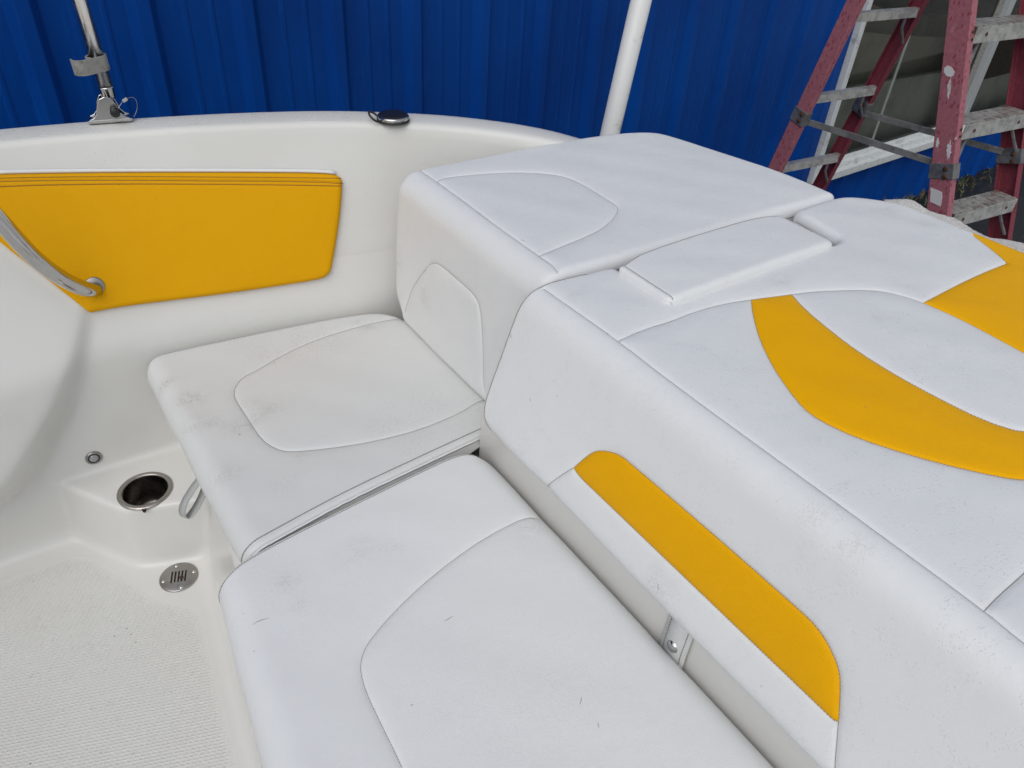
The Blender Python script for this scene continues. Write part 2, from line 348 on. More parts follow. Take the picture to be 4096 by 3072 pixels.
def autosmooth(o, ang=35):
    me = o.data; bm = bmesh.new(); bm.from_mesh(me)
    for e in bm.edges:
        if len(e.link_faces) == 2 and e.calc_face_angle(0) > R(ang): e.smooth = False
    for f in bm.faces: f.smooth = True
    bm.to_mesh(me); bm.free(); return o
def resample(pts, step, closed=False):
    P = np.array(pts, float)
    if closed: P = np.vstack([P, P[:1]])
    L = np.concatenate([[0], np.cumsum(np.linalg.norm(np.diff(P, axis=0), axis=1))])
    n = max(2, int(round(L[-1]/step))+1); t = np.linspace(0, L[-1], n)
    Q = np.stack([np.interp(t, L, P[:, k]) for k in range(P.shape[1])], 1)
    return Q[:-1] if closed else Q
def smooth_curve(pts, it=2):
    P = np.array(pts, float)          # Chaikin, endpoints kept
    for _ in range(it):
        Q = [P[0]]
        for a, b in zip(P[:-1], P[1:]): Q += [a*.75+b*.25, a*.25+b*.75]
        Q.append(P[-1]); P = np.array(Q)
    return P
def dist_poly(Q, P):
    best = np.full(len(Q), 1e9)
    for a, b in zip(P[:-1], P[1:]):
        ab = b-a; L = ab@ab
        if L < 1e-14: continue
        t = np.clip(((Q-a)@ab)/L, 0, 1); dd = Q-(a+t[:, None]*ab); best = np.minimum(best, (dd*dd).sum(1))
    return np.sqrt(best)
def inside(Q, P):
    x, y = Q[:, 0], Q[:, 1]; r = np.zeros(len(Q), bool); j = len(P)-1
    for i in range(len(P)):
        xi, yi, xj, yj = P[i][0], P[i][1], P[j][0], P[j][1]
        if yi != yj:
            c = ((yi > y) != (yj > y)) & (x < (xj-xi)*(y-yi)/(yj-yi)+xi); r ^= c
        j = i
    return r
def fillet(pts, n=10):
    out = [np.array(pts[0][:2], float)]
    for i in range(1, len(pts)-1):
        p = np.array(pts[i][:2]); r = pts[i][2]; a = np.array(pts[i-1][:2])-p; b = np.array(pts[i+1][:2])-p
        a /= np.linalg.norm(a); b /= np.linalg.norm(b); ang = math.acos(max(-1, min(1, a@b))); t = r/math.tan(ang/2)
        A = p+a*t; B = p+b*t; c = p+(a+b)/np.linalg.norm(a+b)*r/math.sin(ang/2); v0 = A-c; v1 = B-c
        th = math.acos(max(-1, min(1, v0@v1/r/r)))
        for k in range(n+1):
            f = k/n; out.append(c+(math.sin((1-f)*th)*v0+math.sin(f*th)*v1)/math.sin(th))
    out.append(np.array(pts[-1][:2], float)); return np.array(out)
def profile_surface(ctrl, shift=None, sag=None):
    """cross-section in the fore-aft plane swept athwartships: (s, y) -> point, outward normal"""
    P = fillet(ctrl); L = np.concatenate([[0], np.cumsum(np.linalg.norm(np.diff(P, axis=0), axis=1))])
    T = np.gradient(P, L, axis=0) if False else None
    def f(Q):
        s, y = Q[:, 0], Q[:, 1]; e = .003
        x = np.interp(s, L, P[:, 0]); z = np.interp(s, L, P[:, 1])
        x1 = np.interp(np.minimum(s+e, L[-1]), L, P[:, 0]); x0 = np.interp(np.maximum(s-e, 0), L, P[:, 0])
        z1 = np.interp(np.minimum(s+e, L[-1]), L, P[:, 1]); z0 = np.interp(np.maximum(s-e, 0), L, P[:, 1])
        tx, tz = x1-x0, z1-z0; n = np.sqrt(tx*tx+tz*tz); nx, nz = -tz/n, tx/n
        if shift is not None: x = x - shift(x, y)
        if sag is not None: z = z + sag(x, y, z)
        return np.stack([x, y, z], 1), np.stack([nx, 0*nx, nz], 1)
    f.L = L[-1]; return f

def stitches(MBo, f, curve, height, off=0., r=.0007, pitch=.004, duty=.8, lift=.0002, dashed=True):
    Q = resample(curve, .001 if dashed else .004)
    P, Nn = f(Q); P = P + Nn*(height(Q)+lift+off)[:, None]
    if not dashed: MBo.tube(P, r, 5, True); return
    step = int(pitch/.001); on = max(2, int(round(step*duty)))
    for i in range(0, len(P)-on, step):
        seg = P[i:i+on+1:2] if on >= 4 else P[i:i+on+1]
        if len(seg) >= 2: MBo.tube(seg, r, 4, True)

def cushion(root, name, f, chains, seams, inserts, mat, step=.009, crown=.004, T=.06, matf=None, wob=.0007, grime=(), marks=(), soil=.55):
    """f: surface; chains: (pts, edge radius, cap?) round the outline; seams: (pts, depth, width, thread radius, dashed);
    inserts: (part name, polygon, material).  Builds cover + inserts + stitching under root."""
    chs = [(resample(c[0], .006), c[1], c[2]) for c in chains]
    out = np.vstack([c[0][:-1] for c in chs]); outc = np.vstack([out, out[:1]])
    sm = [(resample(s[0], .005),)+tuple(s[1:]) for s in seams]
    def height(Q):
        h = np.zeros(len(Q)); dall = np.full(len(Q), 1e9)
        for P, r, cap in chs:
            if r <= 0: continue
            d = dist_poly(Q, P); t = np.clip(r-d, 0, r); h = np.minimum(h, -(r-np.sqrt(np.maximum(r*r-t*t, 0)))); dall = np.minimum(dall, d)
        g = np.zeros(len(Q)); ds = np.full(len(Q), 1e9)
        for P, A, wd, *_ in sm:
            d = dist_poly(Q, P); ds = np.minimum(ds, d)
            g = np.maximum(g, A*(.62*np.exp(-(d/wd)**1.3)+.38*np.exp(-(d/.0022)**2)))
        dd = np.minimum(dall, ds)
        h = h + crown*(1-np.exp(-dd/.05)) - g
        x, y = Q[:, 0], Q[:, 1]
        h = h + wob*(np.sin(x*23+1.3*np.sin(y*17))*np.sin(y*19+x*7) + .5*np.sin(x*51+y*37))*np.clip(dd/.05, 0, 1)
        return h
    pts = [out]; edges = []; n0 = len(out); edges += [(i, (i+1) % n0) for i in range(n0)]; cnt = n0
    for s in sm:
        P = s[0]; pts.append(P); edges += [(cnt+i, cnt+i+1) for i in range(len(P)-1)]; cnt += len(P)
    lines = [(s[0], (.0015, .0035, .0065)) for s in sm] + [(c[0], tuple(c[1]*q for q in (.06, .2, .42, .7, 1.))) for c in chs if c[1] > 0]
    extra = []
    for P, offs in lines:
        t = np.gradient(P, axis=0); t /= np.linalg.norm(t, axis=1)[:, None]+1e-12; nn = np.stack([-t[:, 1], t[:, 0]], 1)
        for o_ in offs:
            for sg in (1, -1):
                q = P+nn*o_*sg; d = dist_poly(q, P); extra.append(q[d > o_*.92])
    E_ = np.vstack(extra) if extra else np.zeros((0, 2))
    E_ = E_[inside(E_, out)]; E_ = E_[dist_poly(E_, outc) > .0003]
    for s in sm: E_ = E_[dist_poly(E_, s[0]) > .0012]
    lo, hi = out.min(0), out.max(0); xs = np.arange(lo[0], hi[0], step); ys = np.arange(lo[1], hi[1], step*.866)
    G = np.array([(x+(step/2 if j % 2 else 0), y) for j, y in enumerate(ys) for x in xs])
    G = G[inside(G, out)]; keep = dist_poly(G, outc) > max(.0015, .5*step)
    for s in sm: keep &= dist_poly(G, s[0]) > .0085
    for c in chs:
        if c[1] > 0: keep &= dist_poly(G, c[0]) > c[1]*1.12
    G = G[keep]
    allp = np.vstack(pts+[E_, G])
    r = delaunay_2d_cdt([Vector(p) for p in allp], edges, [], 0, 1e-5)
    V2 = np.array([v[:] for v in r[0]]); F = np.array(r[2])
    cen = V2[F].mean(1); F = F[inside(cen, out)]; cen = V2[F].mean(1)
    P, Nn = f(V2); P = P + Nn*height(V2)[:, None]
    # orient
    a = P[F[:, 1]]-P[F[:, 0]]; b = P[F[:, 2]]-P[F[:, 0]]; nrm = np.cross(a, b)
    flip = (nrm*Nn[F[:, 0]]).sum(1) < 0; F[flip] = F[flip][:, ::-1]
    used = np.zeros(len(F), bool)
    def emit(nm, mask, mt, parent):
        idx = np.unique(F[mask]); mp = -np.ones(len(P), int); mp[idx] = np.arange(len(idx))
        return mesh(nm, P[idx], mp[F[mask]], mt, parent)
    for nm, poly, mt in inserts:
        k = inside(cen, np.array(poly)) & ~used; used |= k; emit(nm, k, mt, root)
    # cover with skirts and end caps
    mask = ~used; idx = np.unique(F[mask]); mp = -np.ones(len(P), int); mp[idx] = np.arange(len(idx))
    VV = [tuple(p) for p in P[idx]]; FF = [tuple(t) for t in mp[F[mask]]]
    for Pc, rr, cap in chs:
        q, nq = f(Pc); q = q + nq*height(Pc)[:, None]
        if cap == 'ngon':
            n = len(VV); VV += [tuple(v) for v in q]; FF.append(tuple(range(n, n+len(q))))
            # lining just inside so the cap meets the cover without a slit
        elif cap:
            n = len(VV); m_ = len(q); q2 = q - nq*T; VV += [tuple(v) for v in q]+[tuple(v) for v in q2]
            FF += [(n+i, n+i+1, n+m_+i+1, n+m_+i) for i in range(m_-1)]
    o = mesh(name, VV, FF, mat, root)
    if len(grime):
        gq = V2[idx]; gv = np.zeros(len(gq))
        for j_, (gx, gy) in enumerate(grime):
            rr_ = (.022, .034, .015, .028)[j_ % 4]; gv = np.maximum(gv, soil*(1., .65, .85)[j_ % 3]*np.exp(-(((gq[:, 0]-gx)/rr_)**2+((gq[:, 1]-gy)/(rr_*.7))**2)))
        a = o.data.attributes.new("grime", 'FLOAT', 'POINT'); a.data.foreach_set('value', np.concatenate([gv, np.zeros(len(o.data.vertices)-len(gv))]).tolist())
    if len(marks):
        for L_ in marks:
            mk = MB()
            q = resample(smooth_curve(L_, 1), .0015); P_, N_ = f(q); P_ = P_+N_*(height(q)[:, None]-.00015); n_ = len(P_)
            mk.tube(P_, [.00045*(.35+.65*math.sin(math.pi*(i+.5)/n_)) for i in range(n_)], 5)
            mk.build("scuff_mark", M_mark, root, True)
    st = MB(); 
    for s in sm:
        if s[3] > 0: stitches(st, f, s[0], height, 0, s[3], dashed=s[4])
    if st.V: st.build('stitching', matf or M_thr, root, True)
    return height

def cap_seams(root, f, height, chain, d_top, d_side, out_dir, mat=None, r=.0007, bead=.0022, name='edge_stitching'):
    """piping bead on a cushion end plus one stitch row on the cover and one on the end face"""
    Pc = smooth_curve(chain, 1); q = resample(Pc, .004); P, Nn = f(q); h = height(q)[:, None]
    mb = MB(); c = np.array(out_dir)
    if bead: MB.tube(mb, P+Nn*(h-.001)+c*.0006, bead, 8)
    if bead: mb.build('piping', M_v, root, True)
    st = MB(); qq = resample(Pc, .001); P, Nn = f(qq); h = height(qq)[:, None]
    if d_top:
        q2 = qq - np.array([[0, d_top]])*np.sign(out_dir[1]); A, An = f(q2); A = A + An*(height(q2)[:, None]+.0003)
        for i in range(0, len(A)-4, 4): st.tube(A[i:i+4:3], r, 4)
    if d_side:
        B = P+Nn*(h-d_side)+c*.0006
        for i in range(0, len(B)-4, 4): st.tube(B[i:i+4:3], r*1.1, 4)
    C_ = P+Nn*(h-(bead or .002)*1.6)+c*(.0016)
    st.tube(C_[::4], r*.8, 4)
    st.build(name, mat or M_thr, root, True)
# ================================================================ SETTING
g = MB(); g.add([(-150, -150, 0), (150, -150, 0), (150, 150, 0), (-150, 150, 0)], [(0, 1, 2, 3)])
GZ = -.92
gnd = mesh("asphalt_ground", [(x, y, GZ) for x, y in ((-150,-150),(150,-150),(150,150),(-150,150))], [(0,1,2,3)], M_gnd); structure(gnd)

dw = mesh("added_bounce_ground", [(x, y, GZ+.004) for x, y in ((-60,-60),(60,-60),(60,.6),(-60,.6))], [(0,1,2,3)], M_bounce); structure(dw)  # added pale ground: brightens chrome reflections and bounces light onto front faces
# ================================================================ BOAT: hull shell
boat = thing("boat", "white moulded fibreglass boat cockpit with diamond pattern floor", "boat", (0, 0, 0))
def sm1(X, Y, s=.06):
    xs = np.arange(-2.5, 2.2, .01); y = np.interp(xs, X, Y); k = np.exp(-.5*(np.arange(-.25, .2501, .01)/s)**2); k /= k.sum()
    yp = np.pad(y, 25, mode='edge'); return xs, np.convolve(yp, k, 'valid')
GXs, GYs = sm1([-1.5,-.2,.039,.213,.402,.59,.81,1.0,1.2,1.35,1.47], [1.56,1.56,1.551,1.524,1.478,1.425,1.335,1.222,1.13,.99,.70])
BXs, BYs = sm1([-1.5,-.2,.17,.45,.634,.8,.951,1.15,1.3], [1.395,1.395,1.38,1.347,1.31,1.285,1.24,1.1,.9])
ZXs, ZZs = sm1([-1.5,.4,.6,.8,1.0,1.2,1.35], [.885,.88,.876,.865,.842,.775,.72])
Gy = lambda x: np.interp(x, GXs, GYs); By = lambda x: np.interp(x, BXs, BYs); Zg = lambda x: np.interp(x, ZXs, ZZs)
def yin(x, z): t = np.clip((z-.5)/(Zg(x)-.5), 0, 1.2); t = np.where(t < .12, t*t/.24, t-.06)/.94; return By(x)+(Gy(x)-By(x))*t
# --- side deck (gunwale) + inner wall above the seats + outer hull, swept along the sheer
def sheer_side(name, parent, mir=None, zlow=.598):
    xs = np.concatenate([np.arange(-1.9, -.8, .05), np.arange(-.8, 1.5, .012)]); V = []; 
    top = [(.004,-.0050),(.009,-.0020),(.016,-.0004),(.03,.0006),(.045,.001),(.060,.0006),(.070,-.001),(.077,-.005),(.083,-.012),(.088,-.024),(.090,-.05),(.091,-.12),(.088,-.3),(.075,-.6),(.04,-.9),(-.05,-1.15),(-.35,-1.4)]
    nz = 26; rows = []; G = []
    for x in xs:
        zt = float(Zg(x)); zl = zlow if x < .70 else .45
        row = [(x, float(yin(x, z_))+.0012*max(0, min(1, (.640-z_)/.02))*(x < .70), z_) for z_ in np.linspace(zl, zt-.013, nz)]
        e = .01; t = np.array([2*e, float(Gy(x+e)-Gy(x-e))]); t /= np.linalg.norm(t); n = np.array([-t[1], t[0]])
        base = np.array([x, float(yin(x, zt-.013))])
        for wd, dz in top:
            p = base+n*wd; row.append((p[0], p[1], zt+dz))
        rows.append(row)
        for i in range(len(row)):
            on = .7 if nz+2 <= i <= nz+6 else 0.
            G.append(on*min(1, max(0, (.655-x)/.02))*min(1, max(0, (x+.005)/.02)))
    m = len(rows[0]); V = [p for r_ in rows for p in r_]
    if mir is not None: V = [(p[0], mir-p[1], p[2]) for p in V]
    F = [(i*m+j, (i+1)*m+j, (i+1)*m+j+1, i*m+j+1) for i in range(len(rows)-1) for j in range(m-1)]
    if mir is None: F = [f[::-1] for f in F]
    o = mesh(name, V, F, M_gel, parent)
    a = o.data.attributes.new("grip", 'FLOAT', 'POINT'); a.data.foreach_set('value', G); return o
sheer_side("gunwale", boat); 
sheer_side("far_gunwale", boat, mir=.02, zlow=.09)
# --- moulded liner traced from a smooth union of solids (floor, wall, seat base, cup ledge, bulging side moulding)
FZ = .09
body_poly = [(-.9,.225),(-.40,.232),(-.1742,.2456),(-.1258,.2633),(-.0778,.3092),(-.042,.3597),(.0064,.4353),(.0286,.4875),(.060,.5506),(.0773,.5874),(.0296,.6559),(-.0172,.7234),(-.42,1.30),(-.9,1.30)]
BP = np.array(body_poly); BLOW = smooth_curve(BP[:10], 2); BTOP = BP[9:13]
BEXT = np.array(list(BLOW)+[(.125,.69),(.24,.95),(.34,1.35)]); BREG = np.array(list(map(tuple, BEXT))+[(-1.2,1.35),(-1.2,.225)])
bx, bz = np.arange(-1.2, .40, .006), np.arange(.12, 1.36, .006)
GXX, GZZ = np.meshgrid(bx, bz, indexing='ij'); Qg = np.stack([GXX.ravel(), GZZ.ravel()], 1)
_d = dist_poly(Qg, BEXT); _w = .012+.085*np.clip((.59-Qg[:, 1])/.28, 0, 1); _t = np.clip(_d/_w, 0, 1)
FLG = np.where(inside(Qg, BREG), np.sqrt(1-(1-_t)**2)*.45+.55*_t*_t*(3-2*_t), 0).reshape(GXX.shape)
_k = np.exp(-.5*(np.arange(-6, 7)*.006/.008)**2); _k /= _k.sum()
for ax_ in (0, 1): FLG = np.apply_along_axis(lambda m_: np.convolve(np.pad(m_, 6, mode='edge'), _k, 'valid'), ax_, FLG)
def bulge(x, z):
    u = np.clip((x-bx[0])/.006, 0, len(bx)-1.001); v = np.clip((z-bz[0])/.006, 0, len(bz)-1.001); i_ = u.astype(int); j_ = v.astype(int); fu = u-i_; fv = v-j_
    fl = FLG[i_, j_]*(1-fu)*(1-fv)+FLG[i_+1, j_]*fu*(1-fv)+FLG[i_, j_+1]*(1-fu)*fv+FLG[i_+1, j_+1]*fu*fv
    # the crisp upper edge runs down to the tip; signed distance to it
    tx, tz = .0823, .5790; ux_, uz_ = -.572, .820; sd = (x-tx)*uz_-(z-tz)*ux_      # >0 above the edge line
    ft = np.clip((.030-sd)/.020, 0, 1); ft = ft*ft*(3-2*ft)
    return (.0122+.205*np.clip(-sd, 0, .40))*fl*ft
def smin(a, b, k): h = np.clip(.5+.5*(b-a)/k, 0, 1); return b*(1-h)+a*h-k*h*(1-h)
def smax(a, b, k): return -smin(-a, -b, k)
pod = np.array([(-.055,1.42),(-.053,1.358),(-.013,1.291),(.026,1.233),(.060,1.219),(.138,1.200),(.30,1.14),(.30,1.42)])
def field(P):
    x, y, z = P.T
    F = z-FZ
    w_ = (yin(x, z)-y)*.95 - bulge(x, z); F = smin(F, w_, .045)
    base = .140+.150*(y-1.17)+.13*np.clip(z-.09, 0, .32)-x       # distance in front of the seat base
    bs = smax(base, z-.412, .02); F = smin(F, bs, .035)
    # ledge: convex in plan
    dpl = np.full(len(x), -1e9)
    for (ax, ay), (bx, by) in zip(pod[1:6], pod[2:7]):
        ex, ey = bx-ax, by-ay; l = math.hypot(ex, ey); nx, ny = ey/l, -ex/l     # outward
        if nx*(ax-.1)+ny*(ay-1.35) < 0: nx, ny = -nx, -ny
        dd = (x-ax)*nx+(y-ay)*ny; dpl = smax(dpl, dd - .10*(.25-z)*0, .012)
    ped = smax(dpl-.04*np.clip(.25-z, 0, .2), z-.25, .010); F = smin(F, ped, .016)
    return F
O = np.array([.0, .60, .98])
na, ne = 760, 330
azs = np.linspace(0, 2*math.pi, na, endpoint=False); els = -np.linspace(math.pi/2-.004, .12, ne)
A_, E2 = np.meshgrid(azs, els, indexing='ij'); D = np.stack([np.cos(E2)*np.cos(A_), np.cos(E2)*np.sin(A_), np.sin(E2)], -1).reshape(-1, 3)
tt = np.full(len(D), .05); act = np.ones(len(D), bool)
for _ in range(170):
    idx = np.nonzero(act)[0]
    if not len(idx): break
    f_ = field(O+D[idx]*tt[idx, None]); tt[idx] += np.clip(f_*.55, -.05, .08); act[idx] = (np.abs(f_) > 1e-4) & (tt[idx] < 2.4)
PL = O+D*tt[:, None]
def liner():
    idx = np.arange(na*ne).reshape(na, ne); nx_ = np.roll(idx, -1, axis=0)
    F = np.stack([idx[:, :-1], nx_[:, :-1], nx_[:, 1:], idx[:, 1:]], -1).reshape(-1, 4)
    c = PL[F].mean(1); okp = (PL[:, 0] > -1.15) & (PL[:, 0] < .72) & (PL[:, 1] > -.15) & (PL[:, 1] < 1.6)
    ok = okp[F].all(1); bl = bulge(c[:, 0], c[:, 2]); ok &= (c[:, 2] < .62) | (bl > .004)
    ok &= ~((c[:, 2] < .27) & (np.hypot(c[:, 0]-.069, c[:, 1]-1.279) < .0475))
    F = F[ok]; u = np.unique(F); mp = -np.ones(len(PL), int); mp[u] = np.arange(len(u)); V = PL[u]
    o = mesh("cockpit_liner", V, mp[F], M_gel, boat)
    # non-skid zone of the floor
    zone = np.array([(-1.3,1.30),(-.22,1.345),(-.105,1.345),(-.06,1.315),(-.02,1.235),(.005,1.185),(.025,1.14),(.06,1.10),(.085,1.07),(.070,.93),(.045,.74),(.03,.60),(-.05,-.2),(-1.3,-.2)])
    Q = V[:, :2]; d = dist_poly(Q, np.vstack([zone, zone[:1]])); gi = np.where(inside(Q, zone), np.clip(d/.02, 0, 1), 0)*(V[:, 2] < FZ+.01)
    a = o.data.attributes.new("grip", 'FLOAT', 'POINT'); a.data.foreach_set('value', gi.astype(float).tolist()); return o
liner()
fl = MB(); fl.add([(-1.9,-1.35,.088),(.0,-1.35,.088),(.0,-.14,.088),(-1.9,-.14,.088)], [(0,1,2,3)]); fl.add([(-1.9,-.14,.088),(-1.13,-.14,.088),(-1.13,1.37,.088),(-1.9,1.37,.088)], [(0,1,2,3)])
fl.add([(-1.9,-1.35,.088),(-1.9,-1.35,.9),(-1.9,1.5,.9),(-1.9,1.5,.088)], [(3,2,1,0)]); fl.add([(0,-1.35,.088),(0,-1.35,.4),(0,-.14,.4),(0,-.14,.088)],[(0,1,2,3)])
fl.build("floor_extension", M_gel, boat)
# panel behind the bench, under the backrest, and the deck the sun pads rest on
sp = MB()
sp.add([(.574,-1.3,.573),(.574,.83,.573),(.578,.84,.38),(.578,-1.3,.38)], [(0,3,2,1)])
sp.add([(.574,-1.3,.573),(.574,.83,.573),(.70,.83,.571),(.70,-1.3,.571)], [(0,1,2,3)])
sp.add([(.574,.83,.573),(.578,.84,.38),(.72,.84,.38),(.70,.83,.571)], [(0,1,2,3)])
sp.build("seat_back_panel", M_gel, boat)
dk = MB(); ring = [Vector(p) for p in ((.69,-1.3,0),(1.36,-1.3,0),(1.38,.5,0),(1.35,.78,0),(1.26,1.0,0),(1.14,1.13,0),(.9,1.19,0),(.69,1.20,0))]
dk.prism(ring, (0,0,.45), (0,0,.742)); dk.build("aft_deck", M_gel, boat)
# outer transom
tr = MB(); tr.add([(1.44,-.75,.70),(1.46,.70,.70),(1.33,.66,-.4),(1.30,-.75,-.4)], [(0,1,2,3)])
tr.add([(1.36,-1.2,.735),(1.50,-1.2,.70),(1.50,.72,.70),(1.36,.9,.735)], [(0,1,2,3)]); tr.build("transom", M_hull, boat)

# ---- yellow coaming panel on the inner wall
def wall_surface(off):
    def f(Q):
        x, z = Q[:, 0], Q[:, 1]; y = yin(x, z); e = .004
        dx = (yin(x+e, z)-yin(x-e, z))/(2*e); dz = (yin(x, z+e)-yin(x, z-e))/(2*e)
        n = np.stack([dx, -np.ones_like(dx), dz], 1); n /= np.linalg.norm(n, axis=1)[:, None]
        return np.stack([x, y, z], 1)+n*off, n
    return f
pan = thing("coaming_panel", "yellow vinyl coaming panel with tan stitching on the white inner hull side", "boat panel", (.3, 1.42, .6)); del pan['category']; del pan['label']
pan.parent = boat
PT = K['panel']; bot = [p for p in PT[5:]]
loop = smooth_curve(PT[:14]+[(.0815,.5945)], 2)
left = [(.0815,.5945), (-.0975,.8511)]; ltop = [(-.0975,.8511),(-.05,.8395),tuple(PT[0])]
fpan = wall_surface(.016)
hp = cushion(pan, "panel_cover", fpan, [(loop, .010, True), (left, .003, True), (ltop, .006, True)],
    [(smooth_curve([(-.080,.832)]+K['panel_s2'], 1), .0022, .004, .0009, False), (smooth_curve([(-.080,.836)]+K['panel_s1'], 1), .0010, .003, .0010, True), (smooth_curve([(-.070,.820)]+K['panel_s3'], 1), .0012, .003, .0012, True)],
    [], M_yp, step=.012, crown=.002, T=.022, matf=M_thrb, wob=.0007)
wb = MB(); q = resample(np.array([p for p in loop[:len(loop)//2] if p[0] < .582 and p[1] > .76]), .01); P_, N_ = wall_surface(.004)(q); wb.tube(P_+np.array([0,0,.0045]), .0035, 8); wb.build("white_backing", M_v, pan, True)

# ---- stainless grab rail
rail = thing("grab_rail", "", "", (.10, 1.40, .64)); del rail['category']; del rail['label']; rail.parent = boat
pts = smooth_curve([(-.20,1.33,1.03),(-.12,1.33,1.0),(-.045,1.345,.93),(-.003,1.35,.828),(.016,1.35,.771),(.040,1.358,.720),(.070,1.378,.674),(.092,1.397,.648),(.103,1.42,.637)], 3)
rb = MB().tube([tuple(p) for p in resample(pts, .008)], .0138, 28); rb.build("rail_tube", M_ss, rail, True)
P_, N_ = wall_surface(.0175)(np.array([(.1035, .637)])); fb = MB().lathe([(0,.0025),(.0145,.0025),(.0165,.0015),(.0170,0),(.0170,-.003)], P_[0], N_[0]); fb.build("rail_flange", M_ssd, rail, True)

# ---- cup holder, courtesy light, drain
cup = thing("cup_holder", "", "", (.069, 1.279, .25)); del cup['category']; del cup['label']; cup.parent = boat
c0 = (.069, 1.279, .25)
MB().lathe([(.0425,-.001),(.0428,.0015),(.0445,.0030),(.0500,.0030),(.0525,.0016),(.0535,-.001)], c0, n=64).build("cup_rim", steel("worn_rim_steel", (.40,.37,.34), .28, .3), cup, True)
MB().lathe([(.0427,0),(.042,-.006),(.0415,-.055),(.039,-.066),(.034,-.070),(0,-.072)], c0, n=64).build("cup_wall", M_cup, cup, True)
MB().lathe([(.004,.001),(.0035,-.004),(.001,-.008)], (.0535,1.2255,.2515), n=10).build("rust_drip", M_rust, cup, True)
lt = thing("courtesy_light", "", "", (.004, 1.392, .286)); del lt['category']; del lt['label']; lt.parent = boat
lc = np.array([(.004, .286)]); P_, N_ = wall_surface(.001)(lc); c1 = P_[0]
MB().lathe([(.0155,-.001),(.0155,.002),(.0125,.0038),(.0115,.0030)], c1, N_[0]).build("light_bezel", M_ssd, lt, True)
MB().lathe([(.0118,.0030),(.0100,.0036),(.0086,.0030)], c1, N_[0]).build("light_seal", M_blk, lt, True)
MB().lathe([(.0088,.0026),(.0070,.0050),(.0035,.0058),(0,.0050)], c1, N_[0]).build("lens", N("frosted_lens", (.30,.30,.31), .15, coat=.6).m, lt, True)
dr = thing("floor_drain", "", "", (.072, 1.170, .09)); del dr['category']; del dr['label']; dr.parent = boat
dc = Vector((.072, 1.170, FZ+.0015))
bm = MB(); 
# disc with five slots: ring of strips in a rotated frame
ang = R(-22); ux = Vector((math.cos(ang), math.sin(ang), 0)); uy = Vector((-math.sin(ang), math.cos(ang), 0)); rr = .0375
MB().lathe([(0,.0),(rr-.002,.0),(rr,-.0015),(rr,-.003)], dc+Vector((0,0,.002)), n=56).build("drain_plate", M_ssd, dr, True)
sl_ = MB()
for i in range(5):
    xo = (i-2)*.0066; L_ = .0125
    ring2 = [ux*(xo+.0017*math.cos(a))+uy*((L_ if math.sin(a) > 0 else -L_)+.0017*math.sin(a)) for a in np.linspace(0, 2*math.pi, 16, endpoint=False)]
    sl_.prism([Vector(p) for p in ring2], dc+Vector((0,0,.0021)), dc+Vector((0,0,.0025)))
sl_.build("slots", M_hole, dr)
for a in (15, 105, 195, 285):
    p = dc+ux*math.cos(R(a))*.0295+uy*math.sin(R(a))*.0295
    s_ = MB().lathe([(0,.0042),(.0022,.004),(.0038,.0026),(.0042,.002)], p, n=20); s_.build("drain_screw", M_ss, dr, True)
MB().lathe([(0,.0060),(.003,.005),(.0045,.0035),(.0040,.002)], dc+ux*.006+uy*(-.004), n=7).build("leaf_scrap", M_rust, dr)

# ---- deck hinge of the awning pole, with its pull pin
hg = thing("deck_hinge", "", "", (.222, 1.565, .886)); del hg['category']; del hg['label']; hg.parent = boat
HX, HY, HZ = .222, 1.572, .885
t_ = Vector((1, float(Gy(.24)-Gy(.20))/.04, 0)).normalized(); n_ = Vector((-t_.y, t_.x, 0))
def hp_(a, b, c): return Vector((HX, HY, HZ))+t_*a+n_*b+Vector((0,0,c))
sec = [(-.034,0,.0),(-.0335,0,.006),(-.026,0,.009),(-.020,0,.016),(-.0155,0,.032),(-.010,0,.042),(0,0,.046),(.010,0,.042),(.0155,0,.032),(.020,0,.016),(.026,0,.009),(.0335,0,.006),(.034,0,0)]
for b0, b1 in ((-.015,-.009),(.009,.015)):
    hb = MB().prism([hp_(a, b0, c) for a, b, c in sec], (0,0,0), tuple(n_*(b1-b0))); o = hb.build("hinge_cheek", M_ss, hg)
    bv = o.modifiers.new("b", 'BEVEL'); bv.width = .0012; bv.segments = 2; autosmooth(o)
o = MB().prism([hp_(a, b, -.001) for a, b in ((-.036,-.016),(.036,-.016),(.038,-.011),(.038,.011),(.036,.016),(-.036,.016),(-.038,.011),(-.038,-.011))], (0,0,0), (0,0,.0065)).build("hinge_base", M_ss, hg)
bv = o.modifiers.new("b", 'BEVEL'); bv.width = .0018; bv.segments = 2
pin = MB().tube([hp_(.012,.016,.020), hp_(.012,-.016,.020)], .003, 12); pin.lathe([(0,.013),(.0068,.0125),(.0084,.011),(.0086,.001),(.0070,-.001),(0,-.001)], hp_(.012,-.017,.020), -n_, 20); pin.build("pull_pin", M_blk, hg, True)
lan = MB().tube([tuple(p) for p in smooth_curve([hp_(.015,-.022,.022), hp_(.022,-.019,.030), hp_(.030,-.012,.037), hp_(.042,-.005,.040), hp_(.050,0,.036), hp_(.051,.002,.022), hp_(.046,0,.010), hp_(.040,-.006,.004)], 2)], .0006, 6)
lan.build("lanyard", M_ssd, hg, True)
o = MB().box(hp_(.032,-.011,.0375), (.009,.004,.006), Matrix.Rotation(R(-25), 3, 'Y')).build("lanyard_ferrule", M_ss, hg)
